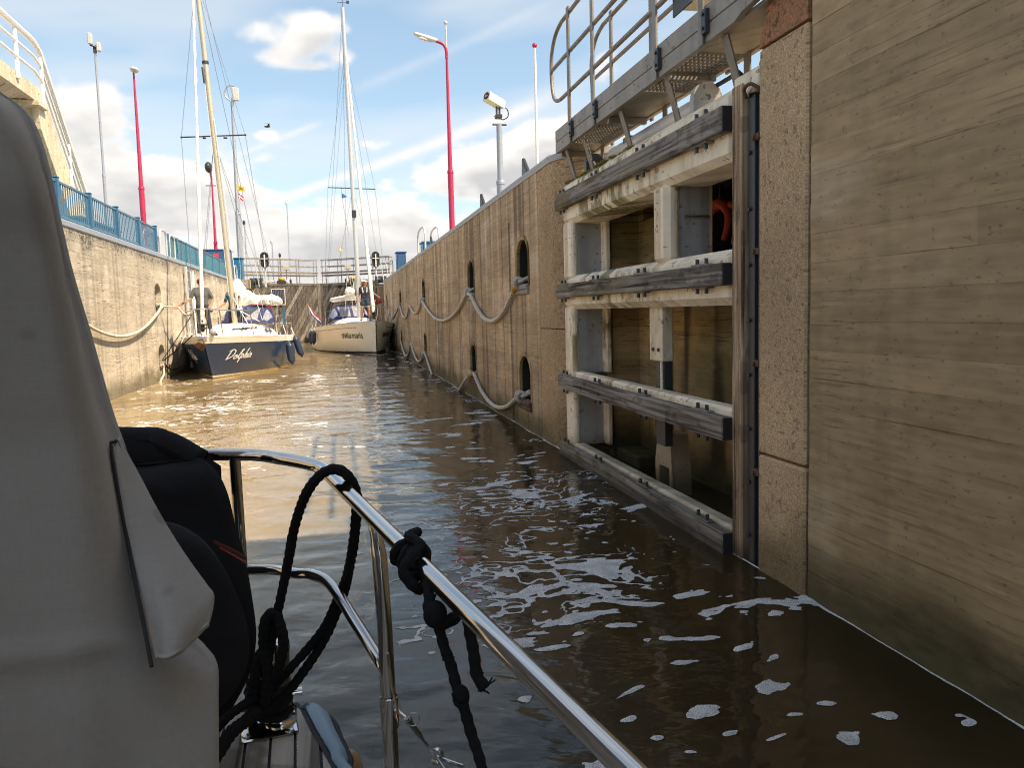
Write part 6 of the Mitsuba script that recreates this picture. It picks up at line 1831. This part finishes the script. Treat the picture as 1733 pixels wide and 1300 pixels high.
# bollard with its square plate
pl = A(*[(-0.195, 1.855, 0.752)][0])
pa = math.radians(8)
plate = MB().box((-.062, -.055, 0), (.062, .055, .007), .003)
v, f = plate.get()
rz = np.array([[math.cos(pa), math.sin(pa), 0], [-math.sin(pa), math.cos(pa), 0], [0, 0, 1]])
bol = obj('bollard', MB().add(*lathe([(0, .005), (.036, .005), (.037, .012), (.029, .02), (.028, .165), (.031, .185), (.028, .20), (.013, .207), (0, .208)], pl + A(.024, .015, 0), 28)).tube([pl + A(-.045, .012, .07), pl + A(.076, .02, .07)], .009, 12), 'chrome', own, 50)
obj('base_plate', (v @ rz + pl, f), 'chrome', bol)
for a_, b_ in ((-.047, -.04), (.047, -.04), (.047, .04), (-.047, .04)):
    obj('bolt', lathe([(0, 0), (.010, 0), (.009, .004), (0, .006)], pl + A(a_, b_, .006) @ np.eye(3), 10), 'stainless', bol, 40)
# rails
RA = A(-.040, 1.670, 1.384); RB = A(.246, .690, 1.268); RC = RA + (RB - RA) * 1.45
c_in = A(-.085, 1.728, 1.392)
obj('rail', tube(spline([(-1.4, 1.96, 1.40), (-.6, 1.925, 1.398), (-.234, 1.861, 1.395), (-.12, 1.765, 1.394)], 6).tolist() + [tuple(c_in)] + [(-.058, 1.700, 1.389)] + [tuple(RA)] + [tuple(RA + (RC - RA) * t) for t in np.linspace(.1, 1, 8)], 0.0138, 16), 'chrome', own, True, label='polished steel top rail running towards the camera')
SP = A(.055, 1.401, 1.340)
low_pts = [(-1.4, 1.93, 1.12), (-.5, 1.88, 1.128), (-.209, 1.853, 1.130), (-.11, 1.75, 1.145), (-.074, 1.713, 1.150), (-.037, 1.659, 1.143), (.010, 1.535, 1.104), (.055, 1.412, 1.064)]
obj('lower_rail', tube(spline(low_pts, 6), 0.0115, 14), 'chrome', own, True)
obj('rail_stanchion', tube([SP + A(-.012, .03, -.004), SP + A(-.004, .012, -.03), SP + A(.0, .004, -.07), SP + A(.004, 0, -.2), A(.062, 1.40, ZD - .02)], [0.007, 0.011, .0135, 0.0135, 0.0135], 14), 'chrome', own, True)
obj('rail_stanchion', tube([(-.238, 1.862, 1.392), (-.236, 1.885, ZD - .02)], 0.0125, 12), 'chrome', own, True)
obj('stanchion_clip', MB().add(*lathe([(0.0145, -.03), (.0165, -.028), (.0165, .028), (.0145, .03)], (.061, 1.40, 0.985), 14)).tube([(.07, 1.39, .995), (.088, 1.37, .985)], .004, 8).tube([(.062, 1.387, 1.10), (.066, 1.383, 1.04), (.075, 1.38, 0.99)], .0028, 6), 'chrome', own, 40)
T0, T1 = A(.088, 1.372, .985), A(*[(0.157, 1.55, 0.8)][0])
wl_ = T1 - T0
obj('turnbuckle', MB().tube([T0, T0 + wl_ * .42], .0052, 8).tube([T0 + wl_ * .42, T0 + wl_ * .50], .0036, 8).tube([T0 + wl_ * .02, T0 + wl_ * .08], .0075, 8), 'chrome', own, 40)
obj('lifeline', tube([T0 + wl_ * .45, T1, T1 + A(.10, -.5, .02)], .0026, 6), 'stainless', own, True)
obj('wire_ring', tube([T0 + A(.012 + .012 * math.cos(a), 0, -.006 + .012 * math.sin(a)) for a in np.linspace(0, 6.3, 16)], .0012, 5), 'stainless', own, True)
obj('shackle', MB().tube(spline([T1 + A(-.01, 0, .012), T1 + A(.006, 0, .015), T1 + A(.012, 0, 0), T1 + A(.004, 0, -.012), T1 + A(-.010, 0, -.008)], 5), .004, 8).tube([T1, T1 + A(.05, -.03, -.01)], .0035, 6), 'chrome', own, 40)
fq = [(-0.023, 1.908, 0.62)][0]
single('round_fender', MB().add(*sphere((fq[0] + .004, fq[1], 0.585), (.032, .04, .055), 3)), 'fender_tan', 'tan fender peeping out below the blue bulwark', 'fender', smooth=True)

# black mooring rope looped over the rail
def fold(name, pts, r, label, cat='rope', bsdf='rope_black'):
    k = obj(name, laid(spline(pts, 10), r), bsdf, None, True)
    labels[k] = {'label': label, 'category': cat}
    return k


lp = [(-0.188, 1.703, 0.879), (-0.177, 1.699, 0.964), (-0.16, 1.69, 1.043), (-0.139, 1.678, 1.122), (-0.12, 1.662, 1.2), (-0.102, 1.644, 1.278), (-0.076, 1.6, 1.349), (-0.047, 1.569, 1.391), (-0.018, 1.552, 1.406), (0.008, 1.549, 1.391), (0.022, 1.571, 1.348), (0.019, 1.589, 1.294), (0.01, 1.612, 1.228), (-0.003, 1.645, 1.164), (-0.022, 1.679, 1.109), (-0.054, 1.705, 1.038), (-0.094, 1.715, 0.987), (-0.135, 1.716, 0.945), (-0.169, 1.719, 0.909), (-0.198, 1.718, 0.867)]
k = fold('black_rope', lp, 0.0098, 'thick black rope looped over the rail corner and wound on the bollard')
obj('second_part', laid(spline([(0.006, 1.627, 1.206), (-0.006, 1.668, 1.137), (-0.025, 1.699, 1.077), (-0.059, 1.713, 1.003), (-0.102, 1.717, 0.941), (-0.138, 1.717, 0.899), (-0.179, 1.717, 0.871), (-0.217, 1.724, 0.86)], 8), 0.0098), 'rope_black', k, True)
obj('bight', laid(spline([(-0.178, 1.699, 0.939), (-0.18, 1.685, 1.009), (-0.175, 1.675, 1.064), (-0.165, 1.673, 1.086), (-0.152, 1.675, 1.087), (-0.143, 1.667, 1.063), (-0.138, 1.663, 1.026), (-0.147, 1.667, 0.985), (-0.164, 1.681, 0.945)], 8), 0.0105), 'rope_black', k, True)
obj('bight', laid(spline([(-0.208, 1.705, 0.888), (-0.201, 1.689, 0.946), (-0.191, 1.687, 0.991), (-0.181, 1.682, 1.001), (-0.175, 1.681, 0.972), (-0.177, 1.682, 0.927), (-0.187, 1.685, 0.888)], 8), 0.012), 'rope_black', k, True)
turns = MB()
for q in range(3):
    c = pl + A(.002, .010, .040 + q * .022)
    turns.add(*laid(spline([c + A(.043 * math.cos(a), .043 * math.sin(a), .006 * math.sin(2 * a + q)) for a in np.linspace(0, 6.0, 10)], 4, True), 0.0115))
obj('turn', turns, 'rope_black', k, True)
obj('tail', laid(spline([(-0.203, 1.692, 0.906), (-0.226, 1.665, 0.903), (-0.249, 1.638, 0.899), (-0.276, 1.604, 0.886), (-0.304, 1.567, 0.868)], 8), 0.0095), 'rope_black', k, True)
obj('tail', laid(spline([(-0.197, 1.671, 0.884), (-0.218, 1.635, 0.884), (-0.239, 1.589, 0.888), (-0.256, 1.547, 0.878), (-0.277, 1.491, 0.867)], 8), 0.013), 'rope_black', k, True)
# knotted black line hanging on the rail
q0 = RA + (RB - RA) * .478
du = (RB - RA) / np.linalg.norm(RB - RA)
sd = np.cross(du, A(0, 0, 1)); sd /= np.linalg.norm(sd); un = np.cross(sd, du)
hl = fold('hanging_line', [(0.109, 1.116, 1.316), (0.11, 1.104, 1.299), (0.11, 1.097, 1.28), (0.118, 1.091, 1.266), (0.122, 1.085, 1.253), (0.126, 1.077, 1.234), (0.134, 1.065, 1.209), (0.138, 1.054, 1.188), (0.146, 1.039, 1.16), (0.152, 1.024, 1.133), (0.16, 1.006, 1.104), (0.164, 0.989, 1.077)], 0.0072, 'knotted black line hanging from the rail near the camera')
kn = MB()
for q in range(3):
    c = q0 + du * (-.020 + .020 * q)
    kn.add(*laid(spline([c + (sd * math.cos(a) + un * math.sin(a)) * .0205 + du * (.010 * math.sin(a + q) + .004 * q * math.cos(a)) for a in np.linspace(0, 6.28, 10)[:-1]], 4, True), 0.0088))
kn.add(*laid(spline([q0 + un * .026 - sd * .02 + du * -.03, q0 + un * .034 + sd * .006, q0 + un * .028 + du * .03, q0 + un * .0 + sd * .03 + du * .04, q0 - un * .03 + sd * .01 + du * .05, q0 - un * .035 - sd * .015 + du * .02], 5), 0.0080))
obj('rail_knot', kn, 'rope_black', hl, True)
obj('loop', laid(spline([(0.111, 1.096, 1.306), (0.108, 1.089, 1.287), (0.112, 1.083, 1.272), (0.125, 1.084, 1.265), (0.139, 1.089, 1.267), (0.15, 1.095, 1.272), (0.155, 1.103, 1.282)], 6), 0.0088), 'rope_black', hl, True)
obj('knot', sphere([(0.116, 1.085, 1.279)][0], (.017, .014, .020), 2), 'rope_black', hl, True)
obj('knot', sphere([(0.143, 1.046, 1.174)][0], (.012, .011, .017), 2), 'rope_black', hl, True)
obj('tail', laid(spline([(0.16, 1.071, 1.271), (0.162, 1.062, 1.249), (0.164, 1.052, 1.228), (0.165, 1.042, 1.206), (0.171, 1.035, 1.194), (0.175, 1.032, 1.188)], 6), 0.0085), 'rope_black', hl, True)
fz = MB()
for p_ in [(0.129, 1.068, 1.215), (0.125, 1.072, 1.222), (0.133, 1.036, 1.173), (0.152, 1.043, 1.169), (0.166, 1.039, 1.2), (0.173, 1.026, 1.188), (0.178, 1.029, 1.194), (0.143, 1.032, 1.168), (0.121, 1.076, 1.244)]:
    for q in range(3):
        d_ = rng.normal(size=3); d_ /= np.linalg.norm(d_)
        fz.tube([A(*p_), A(*p_) + d_ * .012], .0012, 4)
obj('frayed_fibres', fz, 'rope_black', hl, kind='stuff')

# covered fenders or bags in black cloth
def bag(profile_px, y0, depth, key, label, seed, dz=0.0):
    """A cloth covered bundle: rows from top to bottom give its left and right side."""
    k = thing(key, label, 'cover')
    g = []
    n = len(profile_px)
    pl_ = spline([(p[0], 0, p[2]) for p in profile_px], 5); pr_ = spline([(p[1], 0, p[2]) for p in profile_px], 5)
    for j in range(len(pl_)):
        a, b, z_ = pl_[j][0], pr_[j][0], pl_[j][2]
        row = []
        taper = math.sin(min(1.0, (j + 0.35) / (len(pl_) * .18)) * math.pi / 2) * math.sin(min(1.0, (len(pl_) - 1 - j + .35) / (len(pl_) * .18)) * math.pi / 2)
        for t in np.linspace(0, 2 * math.pi, 33):
            ct, s_ = math.cos(t), math.sin(t)
            x = (a + b) / 2 + (b - a) / 2 * np.sign(ct) * abs(ct) ** .8
            y = y0 + depth * taper * np.sign(s_) * abs(s_) ** .8
            nn = (meshkit.fbm(A(x * 13 + z_ * 4, y * 11, z_ * 6), 4, seed) - .5) * .05
            row.append(A(x, y + nn * (s_ - .2), z_ + nn * .4))
        g.append(row)
    v, f = grid(g)
    mb = MB().add(v, f[:, ::-1])
    for j, sg in ((0, 1), (len(g) - 1, -1)):
        c = np.mean(g[j], axis=0)
        mb.add(np.vstack([g[j], c]), np.array([[i, i + 1, 33] if sg < 0 else [i + 1, i, 33] for i in range(32)]))
    obj('cloth', mb, 'fabric_black', k, True)
    return k


tp = [[(-0.488, 1.86, 1.443), (-0.469, 1.86, 1.453)][1], [(-0.296, 1.86, 1.401)][0], [(-0.27, 1.86, 1.37)][0], [(-0.248, 1.86, 1.315)][0], [(-0.236, 1.86, 1.246)][0], [(-0.221, 1.86, 1.177)][0], [(-0.21, 1.86, 1.079)][0], [(-0.207, 1.86, 0.988)][0], [(-0.229, 1.86, 0.899)][0], [(-0.285, 1.86, 0.808)][0], [(-0.333, 1.86, 0.765)][0]]
k = bag([(-.62, p[0], p[2]) for p in tp[1:]], 1.80, 0.055, 'black_cover', 'tall black cloth cover hung on the rail behind the grey canvas', 3)
v_, f_, = tube(spline([(-1.0, 1.90, 1.475), (tp[0][0], 1.88, tp[0][2] - .01), ((tp[0][0] + tp[1][0]) / 2, 1.86, (tp[0][2] + tp[1][2]) / 2 + .006), (tp[1][0] - .01, 1.84, tp[1][2] - .012)], 6), .026, 12)
obj('top_roll', (v_, f_), 'fabric_black', k, True)
sheet = grid([[A(x, 1.86 - .02 * math.sin(9 * x), z0 - (z0 - 1.30) * j) for x, z0 in [(-1.0, 1.475), (tp[0][0], tp[0][2]), ((tp[0][0] + tp[1][0]) / 2, (tp[0][2] + tp[1][2]) / 2), (tp[1][0], tp[1][2] - .01), (tp[2][0], tp[2][2])]] for j in np.linspace(0, 1, 5)])
obj('upper_flap', solid(*sheet, 0.012), 'fabric_black', k, True)
obj('strap', solid(*grid([[(-0.273, 1.735, 1.238), (-0.238, 1.735, 1.217), (-0.211, 1.735, 1.197)], [(-0.273, 1.735, 1.232), (-0.239, 1.735, 1.21), (-0.211, 1.735, 1.19)]]), .003), 'orange', k, label='dull orange strap across the black cover')
obj('strap', solid(*grid([[(-0.262, 1.735, 1.223), (-0.232, 1.735, 1.201), (-0.21, 1.735, 1.185)], [(-0.262, 1.735, 1.219), (-0.232, 1.735, 1.198), (-0.211, 1.735, 1.181)]]), .003), 'sign_red', k)
b2 = [[(-0.343, 1.55, 1.343)][0], [(-0.296, 1.55, 1.319)][0], [(-0.256, 1.55, 1.287)][0], [(-0.222, 1.55, 1.233)][0], [(-0.199, 1.55, 1.173)][0], [(-0.187, 1.55, 1.102)][0], [(-0.195, 1.55, 1.045)][0], [(-0.225, 1.55, 0.996)][0], [(-0.276, 1.55, 0.944)][0]]
k2 = bag([(-.60, p[0], p[2]) for p in b2], 1.52, 0.06, 'black_bag', 'rounded black cloth bag between the grey canvas and the tall black cover', 9)
sm = spline([A(*p) + A(-.012, -.045, 0) for p in b2[1:6]], 6)
obj('seam', tube(sm, .004, 6), 'hood_blue', k2, True)

# the grey canvas of the cockpit tent, very close on the left
cv = thing('canvas_cover', 'large grey canvas side of a cockpit tent filling the left edge', 'canvas')
edge_px = [(-0.595, 1.6, 2.141), (-0.553, 1.58, 2.102), (-0.516, 1.56, 2.073), (-0.491, 1.54, 2.037), (-0.463, 1.5, 1.963), (-0.439, 1.46, 1.87), (-0.414, 1.42, 1.781), (-0.382, 1.37, 1.686), (-0.344, 1.31, 1.574), (-0.316, 1.27, 1.51), (-0.289, 1.23, 1.437), (-0.257, 1.19, 1.376), (-0.233, 1.15, 1.326), (-0.21, 1.11, 1.277), (-0.192, 1.09, 1.262), (-0.175, 1.07, 1.243), (-0.172, 1.04, 1.203), (-0.169, 1, 1.146), (-0.165, 0.96, 1.079)]
fold_px = [(-0.408, 1.02, 1.98), (-0.37, 1.02, 1.953), (-0.351, 1.02, 1.927), (-0.339, 1.02, 1.898), (-0.328, 1.02, 1.852), (-0.325, 1.03, 1.8), (-0.32, 1.03, 1.746), (-0.314, 1.03, 1.683), (-0.309, 1.03, 1.62), (-0.303, 1.03, 1.563), (-0.297, 1.02, 1.508), (-0.291, 1.01, 1.453), (-0.287, 1, 1.398), (-0.283, 0.99, 1.351), (-0.28, 0.98, 1.326), (-0.28, 0.98, 1.298), (-0.276, 0.97, 1.252), (-0.273, 0.96, 1.185), (-0.27, 0.95, 1.104)]
rows = []
for j, (e_, f_) in enumerate(zip(spline(edge_px, 5), spline(fold_px, 5))):
    z_ = f_[2]; t_ = j / (len(edge_px) * 5)
    ctrl = [A(-1.25, f_[1] - .0, z_), A(-.8, f_[1] - .01, z_), A((f_[0] - .8) / 2 - .03, f_[1] - .02, z_), f_ + A(-.06, -.012, 0), f_ + A(.004, .004, 0), f_ * .5 + e_ * .5 + A(.004, -.012, 0), e_ + A(-.010, -.020, 0), e_, e_ + A(-.012, .03, 0), e_ + A(-.10, .12, 0), e_ + A(-.30, .20, 0)]
    row = spline(ctrl, 7)
    for p in row:
        n_ = meshkit.fbm(A(p[0] * 7, p[1] * 7, p[2] * 1.7), 3, 33) - .5
        p[1] += n_ * .028
        p[1] += .004 * math.sin(p[0] * 60 + p[2] * 3.0) * max(0.0, 1.55 - p[2])
    rows.append(row)
v, f = solid(*grid(rows), -0.002)
obj('side_panel', (v, f), 'canvas_grey', cv, True)
es = np.array([r_[44] for r_ in rows]) + A(-.012, -.006, 0)
obj('edge_hem', tube(es, .004, 6), 'canvas_grey', cv, True)
lft = spline([(-0.299, 1.15, 1.54), (-0.293, 1.13, 1.52), (-0.285, 1.11, 1.492), (-0.275, 1.085, 1.462), (-0.261, 1.05, 1.424), (-0.246, 1.01, 1.387), (-0.234, 0.98, 1.357), (-0.224, 0.955, 1.33), (-0.218, 0.94, 1.313)], 6)
rgt = spline([(-0.3, 1.17, 1.541), (-0.288, 1.16, 1.519), (-0.274, 1.15, 1.494), (-0.25, 1.12, 1.456), (-0.223, 1.09, 1.416), (-0.197, 1.06, 1.383), (-0.178, 1.04, 1.36), (-0.17, 1.03, 1.348), (-0.172, 1, 1.323)], 6)
rows = []
for j, (a, b) in enumerate(zip(lft, rgt)):
    t_ = j / (len(lft) - 1)
    row = []
    for q in np.linspace(0, 1, 17):
        p = a + (b - a) * q
        p = p + A(0, -1, 0) * (.050 * math.sin(q * math.pi) ** .8 * t_ ** .7 * (1 - .75 * t_ ** 5)) + A(0, -.012, 0) * math.sin(q * 7 + t_ * 5) * t_ + A(0, 0, -.012) * math.sin(q * math.pi) * t_ * (1 - t_ ** 5)
        row.append(p)
    rows.append(row)
v, f = solid(*grid(rows), 0.004)
obj('flap', (v, f), 'canvas_grey', cv, True, label='loose grey flap with a dark zip along its left side')
obj('flap_hem', tube(rows[-1] + A(0, -.002, .004), .0035, 6), 'canvas_grey', cv, True)
obj('zip', tube(np.vstack([spline([(-0.284, 1.14, 1.498), (-0.29, 1.145, 1.521), (-0.296, 1.15, 1.539), (-0.297, 1.14, 1.539)], 5)[:-1], lft + A(-.002, -.010, 0)]), .0023, 6), 'rubber', cv, True)
